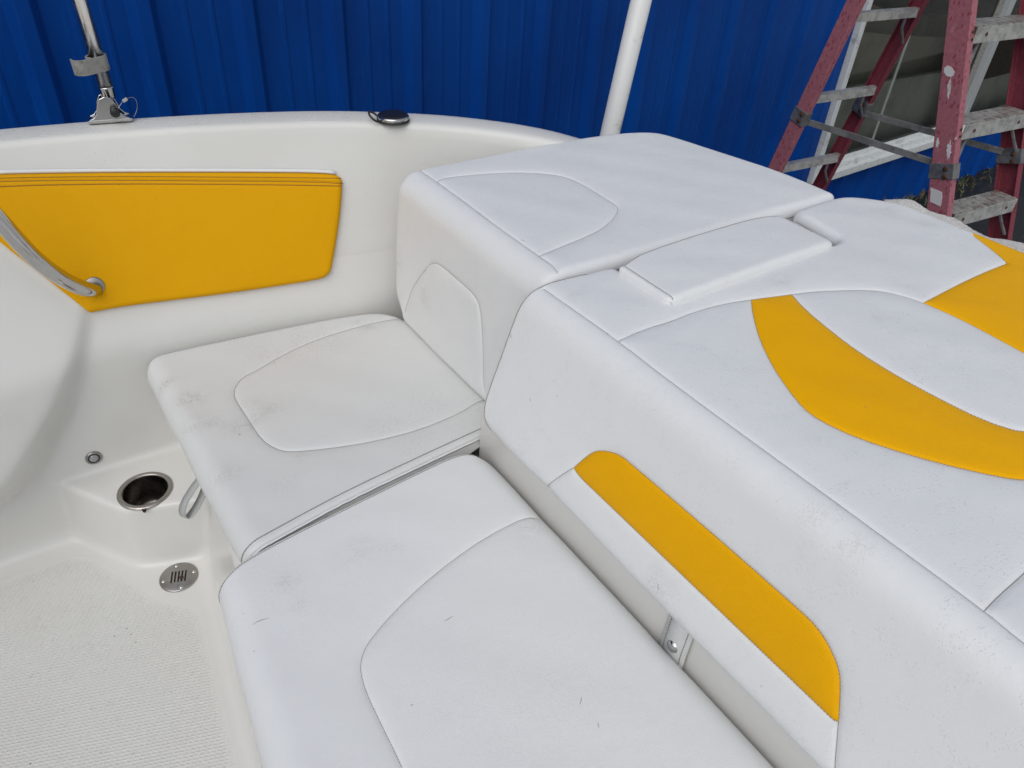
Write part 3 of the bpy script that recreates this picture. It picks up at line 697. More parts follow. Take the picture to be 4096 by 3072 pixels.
# ---- fuel filler cap
fc = thing("filler_cap", "", "", (.712, 1.388, .873)); del fc['category']; del fc['label']; fc.parent = boat
F0 = Vector((.712, 1.393, float(Zg(.712))+.0005))
MB().lathe([(.0330,0),(.0330,.0035),(.031,.0050)], F0, n=48).build("cap_gasket", M_rub, fc, True)
MB().lathe([(.0312,.0040),(.0320,.0052),(.0320,.0090),(.0300,.0112),(.0280,.0115)], F0, n=48).build("chrome_ring", M_ss, fc, True)
MB().lathe([(.0288,.0112),(.0265,.0130),(.012,.0138),(0,.0136)], F0, n=48).build("black_lid", M_blk, fc, True)
lp = [F0+Vector((-.029-.0105*(1-math.cos(a)), .004+.011*math.sin(a), .006+.005*(1-math.cos(a))+.006*math.sin(a))) for a in np.linspace(0, 2*math.pi, 30)]
MB().tube(lp, .0022, 8).build("tether_loop", M_rub, fc, True)

# ================================================================ CUSHIONS
# corner seat
f_seat = profile_surface([(.25,.405),(.150,.405,.02),(.128,.50,.035),(.72,.50)], sag=lambda x, y, z: -.000*x)
cs = thing("corner_seat_cushion", "stained white vinyl corner seat cushion beside the cup holder", "cushion", (.39, 1.08, .41))
capc = [(0,.797),(.12,.797),(.1961,.799),(.25,.808),(.357,.8232),(.50,.833),(.6357,.841),(.69,.843)]
farc = [(.69,1.255),(.683,1.275),(.660,1.296),(.5935,1.3184),(.4881,1.3371),(.3361,1.3548),(.25,1.364),(.222,1.364),(.200,1.352),(.185,1.332),(.170,1.30),(.12,1.285),(0,1.285)]
farc = [(.69,1.245),(.683,1.265),(.655,1.301),(.5935,1.3204),(.4881,1.3391),(.3361,1.3575),(.25,1.3680),(.212,1.3705),(.192,1.3690),(.176,1.3640),(.163,1.356),(.10,1.352),(.0,1.35)]
h_cs = cushion(cs, "cover", f_seat, [(smooth_curve(capc, 2), .006, 'ngon'), ([(.69,.843),(.69,1.245)], 0, False), (smooth_curve(farc, 2), .020, True), ([(0,1.35),(0,.797)], 0, False)],
    [(smooth_curve(K['seat_insert'], 1), .0034, .008, .0006, True)], [], M_vd, T=.05, soil=.9, grime=K['g_seat'], crown=.0025)
cap_seams(cs, f_seat, h_cs, smooth_curve(capc, 2), .013, .011, (0,-1,0), bead=.0016, r=.0010)
# pull strap
stp = smooth_curve([(.170,1.120,.392),(.154,1.128,.370),(.132,1.132,.343),(.113,1.133,.316),(.1065,1.133,.296),(.109,1.133,.281),(.116,1.132,.279),(.130,1.130,.294),(.147,1.127,.320),(.160,1.122,.352),(.172,1.115,.385)], 3)
stp = resample(stp, .004); wd = Vector((.0, 0, 0)); sv = MB(); Vs = []
tn = np.gradient(stp, axis=0); wdir = np.array([-.23, .74, -.35]); wdir /= np.linalg.norm(wdir)
for th in (0, .0016):
    for p, t in zip(stp, tn):
        nn = np.cross(t, wdir); nn /= np.linalg.norm(nn); 
        for sgn in (-1, 1): Vs.append(tuple(p+wdir*sgn*.0130+nn*th))
n_p = len(stp); Fs = []
for i in range(n_p-1):
    a = 2*i; b = 2*n_p+2*i
    Fs += [(a, a+1, a+3, a+2), (b, b+2, b+3, b+1), (a, a+2, b+2, b), (a+1, b+1, b+3, a+3)]
mesh("pull_strap", Vs, Fs, M_strap, cs)

# bench
bshift = lambda x, y: 0.118*(0.78-y)*np.clip((.568-x)/.45, 0, 1)
f_bench = profile_surface([(.22,.40),(.100,.40,.02),(.082,.50,.040),(.568,.50,.035),(.57,.42)], shift=bshift)
be = thing("bench_seat_cushion", "long clean white vinyl bench cushion in front of the big backrest", "cushion", (.33, .2, .41))
capb = [(0,.772),(.15,.772),(.2188,.779),(.2454,.789),(.30,.797),(.4145,.807),(.5434,.8175),(.62,.822),(.650,.812),(.665,.79),(.69,.78),(.741,.78)]
h_be = cushion(be, "cover", f_bench, [(smooth_curve(capb, 2), .006, 'ngon'), ([(.741,.78),(.741,-.9)], 0, False), ([(.741,-.9),(0,-.9)], .01, 'ngon'), ([(0,-.9),(0,.772)], 0, False)],
    [(smooth_curve(K['bench_insert']+[(.327,.33),(.325,.0),(.33,-.5),(.36,-.62),(.5,-.66),(.66,-.66)], 1), .0028, .007, .0005, True)], [], M_v, grime=K['g_bench'], marks=[K[k] for k in K if k.startswith('mk_bench')], crown=.0028)
cap_seams(be, f_bench, h_be, smooth_curve(capb, 2)[:-3], .0065, .009, (0,1,0), bead=.0018)

# corner backrest + side sun pad
f_back = profile_surface([(.72,.503),(.633,.503,.012),(.641,.83,.045),(1.50,.83)])
bk = thing("corner_backrest_cushion", "white vinyl corner backrest and side pad under the hull rim", "cushion", (.98, 1.0, .5))
nearb = [(0,.785),(.09,.787),(.30,.785),(.42,.782),(.5,.777),(.7,.775),(.9,.773),(1.085,.765),(1.100,.775)]
bf = K['back_far']
farb = [(1.100,.775),(1.1000,.81),(1.0996,.8504),(1.0897,.9257),(1.0625,1.0351),(1.0366,1.140),(1.019,1.187),(.985,1.211),(.9235,1.2296),(.8416,1.2407),(.7419,1.247),(.6178,1.244),(.5337,1.2437),(.4672,1.2450),(.44,1.2460),(.402,1.2480),(.36,1.2535),(.28,1.262),(.2049,1.2665),(.15,1.2675),(.128,1.262),(.108,1.247),(.09,1.235),(0,1.23)]
h_bk = cushion(bk, "cover", f_back, [(smooth_curve(nearb, 1), .016, True), (smooth_curve(farb, 2), .018, True), ([(0,1.23),(0,.785)], 0, False)],
    [(smooth_curve(K['back_insert'], 1), .0032, .007, .0004, True), (smooth_curve(K['backtop_insert'], 1), .0028, .009, .0003, False),
     (smooth_curve([(.434,1.248)]+K['back_crease'], 1), .0036, .009, .0003, False)], [], M_vw, T=.075, grime=K['g_back'], marks=[K[k] for k in K if k.startswith('mk_back')], crown=.0025)
# stitch row round the near edge, on the side face
def side_row(root, f, h, chain, drop, outv, r=.0008, mat=None, nm='edge_stitching', inset=0.0, pitch=4, on=3):
    qq = resample(smooth_curve(chain, 1), .001); P, Nn = f(qq); B = P+Nn*(h(qq)[:, None]-drop)+np.array(outv)*inset; st = MB()
    for i in range(0, len(B)-pitch, pitch): st.tube(B[i:i+pitch+1:on], r, 4)
    st.build(nm, mat or M_thr, root, True)
side_row(bk, f_back, h_bk, nearb, .0045, (0,-1,0), inset=.0006)
side_row(bk, f_back, h_bk, farb[13:22], .004, (0,1,0), inset=.0006, r=.0006)

# main backrest + sun pad
f_main = profile_surface([(.63,.574),(.533,.576,.028),(.604,.83,.05),(1.60,.832)], sag=lambda x, y, z: np.where(z > .80, .005*np.sin(np.clip((x-.65)/.75, 0, 1)*math.pi), 0))
mp_ = thing("sun_pad", "large white vinyl sun pad and backrest with curved yellow stripes", "sun pad", (1.0, .3, .55))
DS = K['main_far'][7][0]-.3947
def sh(L): return [(a+DS, b_) for a, b_ in L]
c_cap = [(0,.768),(.075,.768)]+sh([(.125,.771),(.1504,.7876),(.1839,.7903),(.2475,.786),(.3183,.7831),(.3515,.7785),(.3947,.7734),(.4337,.7700),(.4700,.7640)])
c_far1 = sh([(.4700,.7640),(.5002,.7615),(.5160,.757),(.5225,.745)])
c_not = sh([(.5225,.745),(.524,.7069),(.5355,.6485),(.5400,.6400),(.5500,.6385),(.6984,.6369),(.9011,.6325),(.9250,.6350),(.9360,.6480),(.9440,.70),(.9520,.745)])
c_far2 = sh([(.9520,.745),(.960,.757),(.9832,.7632),(1.0675,.7650),(1.112,.760),(1.160,.722),(1.188,.680),(1.194,.6264),(1.195,.5766),(1.198,.53),(1.204,.40),(1.208,.1),(1.198,-.8)])
sA = K['yelA_low']+sh([(.66,.122),(.74,.095),(.81,.080),(.862,.072)]); sB = K['yelA_up']+sh([(.74,.172),(.80,.152),(.862,.140)])
ms = K['main_seam']+sh([(.862,.18),(.858,.05),(.86,-.3),(.88,-.6)])
yB = K['yelB']; polyA = list(map(tuple, smooth_curve(sA, 1)))+list(map(tuple, smooth_curve(sB, 1)[::-1]))
sAc = smooth_curve(sA, 1); sBc = smooth_curve(sB, 1)
top_join = [tuple(sBc[0]), ((sAc[0][0]+sBc[0][0])/2, (sAc[0][1]+sBc[0][1])/2+.001), tuple(sAc[0])]
# yellow region B lies between the main seam and the aft edge
yb1 = smooth_curve(yB[:5], 1); yb2 = smooth_curve(yB[4:8]+sh([(1.26,.62)]), 1)
k0 = [i for i, p in enumerate(K['main_seam']) if abs(p[0]-.865) < .002 and abs(p[1]-.4385) < .004]
msc = smooth_curve(ms, 1); ib = int(np.argmin(np.linalg.norm(msc-np.array(yB[0]), axis=1)))
polyB = [tuple(p) for p in yb1]+[tuple(p) for p in yb2[1:]]+sh([(1.5,.62),(1.5,-.25),(.86,-.25)])+[tuple(p) for p in msc[::-1] if p[1] < yB[0][1] and p[1] > -.25]
def fair(L, i0, i1, deg=2):
    A = np.array(L, float); c = np.polyfit(A[i0:i1, 1], A[i0:i1, 0], deg); A[i0:i1, 0] = np.polyval(c, A[i0:i1, 1]); return [tuple(p) for p in A]
fy_up = smooth_curve(fair(K['front_yel_up'], 5, 13), 2); fy_lo = smooth_curve(fair(K['front_yel_low'], 1, 12, 1), 1)
polyF = [tuple(p) for p in fy_up]+[tuple(p) for p in fy_lo[1:-1]]
yb2c = np.array([p for p in yb2 if p[0] < 1.19+DS])
h_mp = cushion(mp_, "cover", f_main, [(smooth_curve(c_cap, 1), .007, 'ngon'), (c_far1, .010, True), (smooth_curve(c_not, 1), .013, True), (smooth_curve(c_far2, 2), .018, True), ([(1.198+DS,-.8),(0,-.8)], .01, 'ngon'), ([(0,-.8),(0,.768)], 0, False)],
    [(smooth_curve(K['main_crease']+sh([(.394,-.2),(.394,-.78)]), 1), .0034, .010, .0004, False), (msc, .0034, .010, .0003, False),
     (sAc, .0028, .006, .0005, True), (sBc, .0028, .006, .0005, True), (yb1, .0028, .006, .0003, True), (yb2c, .0012, .005, .0003, False),
     (fy_up, .0030, .006, .0005, True), (fy_lo, .0030, .006, .0005, True), (smooth_curve(K['front_sl'][:2]+[(2*K['front_sl'][1][0]-K['front_sl'][0][0]-.004, 2*K['front_sl'][1][1]-K['front_sl'][0][1]), (K['front_sl'][1][0]-.075, K['front_sl'][1][1]+.036)], 1), .0022, .006, .0005, False),
     (smooth_curve(K['front_sr']+sh([(.13,.092)]), 1), .0022, .006, .0005, False), (smooth_curve(K['main_cross']+sh([(.56,.090),(.64,.118)]), 1), .0026, .008, .0006, False)],
    [("yellow_stripe", polyA, M_yw), ("yellow_aft_insert", polyB, M_yw), ("yellow_backrest_insert", polyF, M_y)], M_vw, T=.06, grime=K['g_main'], marks=[K[k] for k in K if k.startswith('mk_main')], crown=.0028, step=.0095)
cap_seams(mp_, f_main, h_mp, smooth_curve(c_cap, 1), .007, .009, (0,1,0), bead=.0022)
side_row(mp_, f_main, h_mp, c_far1[:3], .003, (0,1,0), inset=.0005, r=.0006)
side_row(mp_, f_main, h_mp, c_not[6:], .004, (0,0,0), r=.0006)
# snap tab in the slot under the backrest
tb = MB(); 
tabp = [(.574,.580),(.5735,.545),(.572,.505),(.574,.465),(.577,.43)]
Vt = []; 
for xx_, zz_ in tabp:
    for yy_ in (.3190,.3620): Vt.append((xx_-.004, yy_+.25*(zz_-.5)*.0, zz_))
for xx_, zz_ in tabp:
    for yy_ in (.3190,.3620): Vt.append((xx_-.001, yy_, zz_))
n5 = len(tabp); Ft = []
for i in range(n5-1):
    a = 2*i; b = 2*n5+2*i; Ft += [(a, a+2, a+3, a+1), (a, b, b+2, a+2), (a+1, a+3, b+3, b+1)]
tabo = mesh("snap_tab", Vt, Ft, M_vd, mp_, smooth=True); 
MB().lathe([(0,.0052),(.004,.0050),(.0075,.0032),(.0092,.0008),(.0096,0)], (.5685,.3415,.502), (-.99,0,.10), 28).build("snap_button", M_ss, tabo, True)
for yy_ in (.3250,.3560):
    stb = MB()
    A = [Vector((np.interp(z_, [p[1] for p in tabp][::-1], [p[0] for p in tabp][::-1])-.0046, yy_, z_)) for z_ in np.arange(.435,.556,.001)]
    for i in range(0, len(A)-6, 6): stb.tube(A[i:i+5:2], .0006, 4)
    stb.build("tab_stitching", M_thr, tabo, True)

# head cushion lying in the recess of the sun pad
f_pil = profile_surface([(.745,.777),(.752,.8440,.005),(1.135,.8460,.010),(1.142,.80)], sag=lambda x, y, z: .003*np.clip((z-.8)/.04, 0, 1)*np.sin(np.clip((x-.75)/.38, 0, 1)*math.pi)**.6-.001)
pl_ = thing("head_cushion", "small white vinyl head cushion set into the sun pad recess", "cushion", (.94, .69, .77))
Lp = f_pil.L
pc = [(0,.628),(.06,.626),(.075,.623),(.30,.6215),(.44,.6205),(Lp-.055,.622),(Lp,.624)]; pf = [(Lp,.742),(Lp-.055,.742),(.40,.7545),(.25,.756),(.13,.754),(.095,.746),(.07,.738),(0,.738)]
h_pl = cushion(pl_, "cover", f_pil, [(pc, .012, True), ([(Lp,.624),(Lp,.742)], 0, False), (smooth_curve(pf, 1), .006, True), ([(0,.738),(0,.628)], 0, False)],
    [([(.0745,.735),(.0745,.626)], .001, .003, .0007, True)], [], M_vw, T=.045, crown=.0008, step=.007)
side_row(pl_, f_pil, h_pl, pc[1:-1], .003, (0,-1,0), inset=.0006, r=.0006)
cap_seams(pl_, f_pil, h_pl, smooth_curve(pf[1:-1], 1), .005, 0, (0,1,0), bead=.0009, r=.0005)

# towel bunched along the aft edge of the pad
def towel():
    line = smooth_curve([(1.395,.700),(1.412,.668),(1.426,.630),(1.438,.58),(1.447,.52),(1.455,.43),(1.461,.30),(1.468,.1),(1.463,-.3)], 3)
    L_ = resample(line, .006); t = np.gradient(L_, axis=0); t /= np.linalg.norm(t, axis=1)[:, None]; n = np.stack([-t[:, 1], t[:, 0]], 1)*1.
    n = np.where((n[:, :1] < 0), -n, n)
    V = []; m = 64
    for i, (p, nn) in enumerate(zip(L_, n)):
        a = i*.006
        hgt = .009+.004*math.sin(a*27+.2)+.003*math.sin(a*61+1)+.011*math.exp(-((a-.045)/.022)**2); 
        wv = .008*math.sin(a*23+1)
        sec = [(-.030+wv,.818),(-.022+wv,.829),(-.010,.838+hgt*.2),(.004,.834+hgt*.75),(.018,.836+hgt),(.032,.832+hgt*.95),(.046+wv,.818+hgt*.6),(.056+wv,.796),(.062,.76),(.066+wv,.71),(.066+.01*math.sin(a*33),.65),(.062,.59),(.058+.01*math.sin(a*29),.54)]
        q = resample(smooth_curve(sec, 2), .001); q = q[np.linspace(0, len(q)-1, m).astype(int)]
        for k, (dw, z_) in enumerate(q):
            j = rng.normal(0, .0005)+.003*math.sin(a*47+k*.42)*math.sin(k*.21+a*13)
            V.append((p[0]+nn[0]*(dw+j), p[1]+nn[1]*(dw+j), z_+j-.016-.002*math.sin(a*9)))
    nL = len(L_); F = [(i*m+k, i*m+k+1, (i+1)*m+k+1, (i+1)*m+k) for i in range(nL-1) for k in range(m-1)]
    o = mesh("towel", V, F, M_terry); s_ = o.modifiers.new("thick", 'SOLIDIFY'); s_.thickness = .006; s_.offset = 1
    tagged(o, "bunched beige terry towel along the aft edge of the sun pad", "towel"); return o
tw = towel()

# ================================================================ AWNING POLE WITH CLIP
pole = thing("awning_pole", "polished stainless awning pole standing on the hull rim hinge", "pole", (HX, HY, HZ+.045))
b0 = Vector((.2300,1.583,.934)); top = Vector((.2115,1.586,1.42)); dv = (top-b0).normalized()
MB().tube([b0+dv*.004, top], .0125, 28).build("tube", M_pole, pole, True)
MB().lathe([(.0,0),(.010,.0),(.0128,.003),(.0132,.018),(.0138,.019),(.0138,.0205),(.0127,.0215)], b0-dv*.014, dv, 28).build("end_sleeve", M_ss, pole, True)
MB().tube([b0-dv*.013, b0-dv*.020, b0-dv*.028, b0-dv*.04], [.0085,.0058,.0052,.0065], 16).build("eye_end", M_ss, pole, True)
def clip():
    # C-shaped double clip: one ring round the pole, one open jaw beside it
    c = b0+dv*.036; ax = dv; u = Vector((-.93,-.30,-.05)); u = (u-u.dot(ax)*ax).normalized(); v = ax.cross(u)
    if v.y > 0: v = -v
    outer = []; T_ = .0030
    def arc(cx, r, a0, a1, n): return [(cx+r*math.cos(a), r*math.sin(a)) for a in np.linspace(a0, a1, n)]
    # v>0 is toward the cockpit
    o_ = arc(0,.0160,R(-150),R(90)-math.pi-0*0,2)[:0]
    pth = []
    pth += arc(0,.0145,R(-118),R(-270)+0, 18)      # back of the ring round to the front
    pth += [(.010,.0150),(.020,.0150)]
    pth += arc(.030,.0150,R(90),R(-32),14)
    ins = arc(.030,.0150,R(-32),R(-32),1)
    P2 = np.array(pth); P2 = resample(P2, .0012)
    t = np.gradient(P2, axis=0); t /= np.linalg.norm(t, axis=1)[:, None]; nn = np.stack([-t[:, 1], t[:, 0]], 1)
    ring = [tuple(p+q*T_/2) for p, q in zip(P2, nn)]+[tuple(p-q*T_/2) for p, q in zip(P2[::-1], nn[::-1])]
    to3 = lambda p, h: c+u*p[0]+v*p[1]+ax*h
    mb = MB(); H = .026
    n = len(P2); Va = []; 
    for h in (0, H):
        for p in ring: Va.append(to3(p, h))
    m = 2*n; F = [(i, (i+1) % m, m+(i+1) % m, m+i) for i in range(m)]
    for i in range(n-1):
        j = m-1-i; F += [(i, j, j-1, i+1), (m+i, m+i+1, m+j-1, m+j)]
    mb.add(Va, F); 
    br = smooth_curve([(.009,-.0125),(.016,-.006),(.0195,-.001),(.017,.006),(.0165,.0135)], 2)
    t = np.gradient(br, axis=0); t /= np.linalg.norm(t, axis=1)[:, None]; nn = np.stack([-t[:, 1], t[:, 0]], 1)
    ring2 = [tuple(p+q*.0016) for p, q in zip(br, nn)]+[tuple(p-q*.0016) for p, q in zip(br[::-1], nn[::-1])]
    n = len(br); Va = [to3(p, h) for h in (.0005, H-.0005) for p in ring2]; m = 2*n; F = [(i, (i+1) % m, m+(i+1) % m, m+i) for i in range(m)]
    for i in range(n-1):
        j = m-1-i; F += [(i, j, j-1, i+1), (m+i, m+i+1, m+j-1, m+j)]
    mb.add(Va, F)
    o = mb.build("storage_clip", M_clip, pole); 
    bm_ = bmesh.new(); bm_.from_mesh(o.data); bmesh.ops.recalc_face_normals(bm_, faces=bm_.faces); bm_.to_mesh(o.data); bm_.free()
    bv = o.modifiers.new("b", 'BEVEL'); bv.width = .0006; bv.segments = 2; autosmooth(o, 40)
clip()

# ================================================================ TRAILER GUIDE POST
gp = thing("guide_post", "white plastic tube post leaning between the boat and the blue wall", "post", (1.50, 1.75, GZ))
pb = Vector((1.648,1.75,.582)); pt = Vector((1.698,1.75,.965)); pd = (pt-pb).normalized()
MB().tube([pb-pd*1.25, pb+pd*1.0], .0302, 40).build("tube", M_pvc, gp, True)
e0 = pb-pd*1.25; MB().box((e0.x-.18, e0.y-.02, e0.z+.03), (.42,.06,.05), None, .004).build("bracket_arm", M_brace, gp); MB().box((e0.x, e0.y, -.81), (.07,.07,.22), None, .004).build("bracket_foot", M_brace, gp)
MB().lathe([(0,.03),(.028,.03),(.0325,.024),(.0325,0)], pb+pd*1.0, pd, 40).build("end_cap", M_pvc, gp, True)

# ================================================================ BLUE METAL BUILDING
TH = R(2); WD = 2.6
ex = Vector((math.cos(TH), math.sin(TH), 0)); ey = Vector((-math.sin(TH), math.cos(TH), 0))
def W(u, dpt, z_): return ex*u+ey*(WD+dpt)+Vector((0,0,z_))     # dpt>0 is into the wall
bld = thing("building", "blue ribbed metal building with a white framed shop window", "building", tuple(W(3, .1, GZ)))
pitch = .3068; u_ref = .355
def corr(name, u0, u1, z0, z1):
    prof = []      # one period starting at the dark edge of a rib: (du, depth toward viewer)
    per = [(0,.0),(.004,.0),(.070,.0),(.0745,.0035),(.086,.0035),(.0905,0),(.150,0),(.1545,.0035),(.166,.0035),(.1705,0),(.222,0),(.244,.030),(.282,.032),(.3035,.004)]
    k0 = int(math.floor((u0-u_ref)/pitch))-1; k1 = int(math.ceil((u1-u_ref)/pitch))+1
    for k in range(k0, k1):
        for du, dp in per: prof.append((u_ref+k*pitch+du, dp))
    prof = [(u, dp) for u, dp in prof if u0 < u < u1]; prof = [(u0, 0)]+prof+[(u1, 0)]
    V = []; F = []
    for u, dp in prof: V += [tuple(W(u, -dp, z0)), tuple(W(u, -dp, z1))]
    for i in range(len(prof)-1): F.append((2*i, 2*i+2, 2*i+3, 2*i+1))
    o = mesh(name, V, F, M_blue, bld, smooth=False); bv = o.modifiers.new("b", 'BEVEL'); bv.width = .0035; bv.segments = 2; bv.limit_method = 'ANGLE'; bv.angle_limit = R(12)
    return o
JU, SZ = 4.525, -.475
corr("wall_panel", -6.0, JU-.028, GZ-.02, 3.2); corr("wall_panel_under_window", JU-.028, 12.0, GZ-.02, SZ-.003); corr("wall_panel_over_window", JU-.028, 12.0, 1.9, 3.2)
MB().box(W(3, .12, 3.26), (18.2, .5, .12), Matrix.Rotation(TH, 3, 'Z')).build("eave_trim", M_wfr, bld)
MB().box(W(3, 2.2, 1.6), (17.9, .1, 5.2), Matrix.Rotation(TH, 3, 'Z')).build("back_wall", M_blue, bld)
# window
wf = MB(); rz = Matrix.Rotation(TH, 3, 'Z')
fr = thing("window", "", "", tuple(W(JU, 0, SZ))); del fr['label']; del fr['category']; fr.parent = bld; fr.location = Vector(W(JU, 0, SZ))-bld.location
MB().box(W(JU, .0, .72), (.046, .075, 2.40), rz, .003).build("jamb", M_wfr, fr)
MB().box(W(8.3, -.018, SZ+.026), (7.55, .10, .052), rz, .004).build("sill", M_wfr, fr); MB().box(W(8.3, -.005, SZ+.067), (7.45, .055, .030), rz, .003).build("sash_rail", M_wfr, fr); MB().box(W(8.3, .012, SZ+.094), (7.40, .02, .024), rz, .002).build("glazing_bead", M_wfr, fr)
MB().box(W(8.3, .0, 1.90), (7.5, .08, .06), rz, .003).build("head", M_wfr, fr)
MB().box(W(5.205, .020, .72), (.008, .012, 2.3), rz).build("glass_joint", N("clear_silicone", (.30,.33,.32), .3).m, fr)
mm_ = N("grey_aluminium_mullion", (.42,.44,.46), .4, .2).m; MB().box(W(6.41, .0, .72), (.075, .05, 2.36), rz, .003).build("mullion", mm_, fr); MB().box(W(6.335, .03, .72), (.07, .03, 2.36), rz, .003).build("mullion_stop", M_clip, fr)
def glass():
    m = N("window_glass", (.02,.025,.025), .03); t = m.n.new("ShaderNodeBsdfTransparent"); gl = m.n.new("ShaderNodeBsdfGlossy"); gl.inputs['Roughness'].default_value = .02; gl.inputs['Color'].default_value = (.75,.75,.72,1)
    t.inputs[0].default_value = (.72,.74,.70,1); fz = m.n.new("ShaderNodeFresnel"); fz.inputs[0].default_value = 1.5; mx = m.n.new("ShaderNodeMixShader")
    m.l.new(fz.outputs[0], mx.inputs[0]); m.l.new(t.outputs[0], mx.inputs[1]); m.l.new(gl.outputs[0], mx.inputs[2]); m.l.new(mx.outputs[0], m.out.inputs[0]); return m.m
mesh("pane", [tuple(W(u, .026, z_)) for u, z_ in ((JU+.02,SZ+.1),(12,SZ+.1),(12,1.88),(JU+.02,1.88))], [(0,1,2,3)], glass(), fr, False)
# room behind the glass: concrete floor, slabs imitating pane reflections, a stack of brown slats
inn = N("indoor_concrete", (.11,.105,.095), .7); c_ = inn.mix(inn.map(inn.noise(2.5, 5, .65), .35, .7), (.125,.12,.105), (.07,.066,.058)); inn.col(c_)
dark = N("dark_indoor_wall", (.010,.009,.009), .8).m
MB().add([tuple(W(u, d_, z_)) for u, d_, z_ in ((JU-1,.05,SZ-.25),(12,.05,SZ-.25),(12,2.1,SZ-.25),(JU-1,2.1,SZ-.25))], [(0,1,2,3)]).build("indoor_floor", inn.m, bld)
def slab(dp, top, bot, mt):  # sloped, toned slabs stand in for reflection bands on the glass
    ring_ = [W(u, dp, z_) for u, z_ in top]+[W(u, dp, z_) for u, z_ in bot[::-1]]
    MB().prism(ring_, (0,0,0), tuple(ey*.04)).build("reflection_slab", mt, bld)
def reflection_mat(nm, c):
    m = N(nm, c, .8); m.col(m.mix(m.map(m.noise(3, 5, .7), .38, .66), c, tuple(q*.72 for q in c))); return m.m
slab(.70, [(4.3,.62),(4.75,.62),(6.2,.28),(9.5,-.05)], [(4.3,-.65),(4.75,-.65),(6.2,-.65),(9.5,-.65)], reflection_mat("reflection_tone_dark", (.34,.30,.24)))
slab(.45, [(4.3,.40),(4.7,.36),(5.9,.20),(9.5,-.22)], [(4.3,-.65),(4.7,-.65),(5.9,-.65),(9.5,-.65)], reflection_mat("reflection_tone_mid", (.42,.39,.33)))
slab(.22, [(4.3,.02),(5.2,.0),(6.6,-.06),(9.5,-.30)], [(4.3,-.65),(5.2,-.65),(6.6,-.65),(9.5,-.65)], reflection_mat("reflection_tone_light", (.60,.60,.57)))
rm = MB(); rm.add([tuple(W(u, d_, z_)) for u, d_, z_ in ((JU-1,2.1,SZ-.25),(12,2.1,SZ-.25),(12,2.1,2.2),(JU-1,2.1,2.2))], [(0,1,2,3)]); rm.add([tuple(W(u, d_, z_)) for u, d_, z_ in ((JU-1,.05,2.0),(12,.05,2.0),(12,2.1,2.0),(JU-1,2.1,2.0))], [(3,2,1,0)])
rm.add([tuple(W(u, d_, z_)) for u, d_, z_ in ((JU-1,.05,-.8),(JU-1,2.1,-.8),(JU-1,2.1,2.0),(JU-1,.05,2.0))], [(0,1,2,3)]); rm.build("indoor_back_wall", dark, bld)
slm = N("brown_slats", (.11,.07,.035), .6).m; rm = MB()
u0_ = 6.62
prof_ = []
for i in range(40): prof_ += [(u0_+.034*i, .16), (u0_+.034*i+.022, .16), (u0_+.034*i+.023, .175), (u0_+.034*i+.033, .175)]
Vs_ = []; 
for u, d_ in prof_: Vs_ += [tuple(W(u, d_, -.16)), tuple(W(u, d_, .36))]
mesh("indoor_slat_screen", Vs_, [(2*i, 2*i+2, 2*i+3, 2*i+1) for i in range(len(prof_)-1)], slm, bld, False)

# ================================================================ STEPLADDER
LT = R(-5.28); lx = Vector((math.cos(LT), math.sin(LT), 0)); ly = Vector((-math.sin(LT), math.cos(LT), 0))
XL, XR, YF, KF, Z2, XBL, XBR, YB, KB = 2.733, 3.114, 1.517, .321, .567, 2.482, 2.814, 1.985, .213
def Lp_(x, y, z_): return lx*x+ly*y+Vector((0,0,z_))
lad = thing("stepladder", "red fibreglass stepladder with worn aluminium steps beside the shop window", "ladder", tuple(Lp_(2.8,1.5,GZ)))
ZT = 1.75; DZ = .297
def rail_mesh(name, xfun, yc, k, web, fl, th, mouth, mat, ztop=ZT):
    # C channel: web in the fore-aft (y) direction, flanges toward `mouth` (+1/-1 in x)
    pts = [(0,-web/2),(mouth*fl,-web/2),(mouth*fl,-web/2+th),(mouth*th,-web/2+th),(mouth*th,web/2-th),(mouth*fl,web/2-th),(mouth*fl,web/2),(0,web/2)]
    V = []; zs = [GZ+.01, -.3, .3, .9, ztop]
    for z_ in zs:
        for a, b in pts: V.append(tuple(Lp_(xfun(z_)+a, yc+k*(z_-Z2)+b, z_)))
    n = 8; F = []
    for i in range(len(zs)-1):
        for j in range(n): F.append((i*n+j, i*n+(j+1) % n, (i+1)*n+(j+1) % n, (i+1)*n+j))
    F += [tuple(range(n-1,-1,-1)), tuple(range((len(zs)-1)*n, len(zs)*n))]
    bm_ = bmesh.new(); me = bpy.data.meshes.new(name); 
    o = mesh(name, V, F, mat, lad, False); bm_.from_mesh(o.data); bmesh.ops.recalc_face_normals(bm_, faces=bm_.faces); bm_.to_mesh(o.data); bm_.free()
    bv = o.modifiers.new("b", 'BEVEL'); bv.width = .003; bv.segments = 2; return o
WF, FF_ = .088, .030
xl = lambda z_: XL-.030-.035*(Z2-z_)*.0; xr = lambda z_: XR+.030
r1 = rail_mesh("front_rail", xl, YF+.040, KF, WF, FF_, .005, 1, M_red); r2 = rail_mesh("front_rail", xr, YF+.040, KF, WF, FF_, .005, -1, M_redin)
r3 = rail_mesh("rear_rail", lambda z_: XBL-.022, YB, -KB, .060, .026, .005, 1, M_red); r4 = rail_mesh("rear_rail", lambda z_: XBR+.022, YB, -KB, .060, .026, .005, -1, M_redin)
def rivet(par, p, nrm, r=.0065, nm="rivet"): return MB().lathe([(0,.004),(r*.6,.0035),(r,.0012),(r,0)], p, nrm, 14).build(nm, M_rust, par, True)
steps_z = [Z2+DZ*k for k in range(-5, 4)]
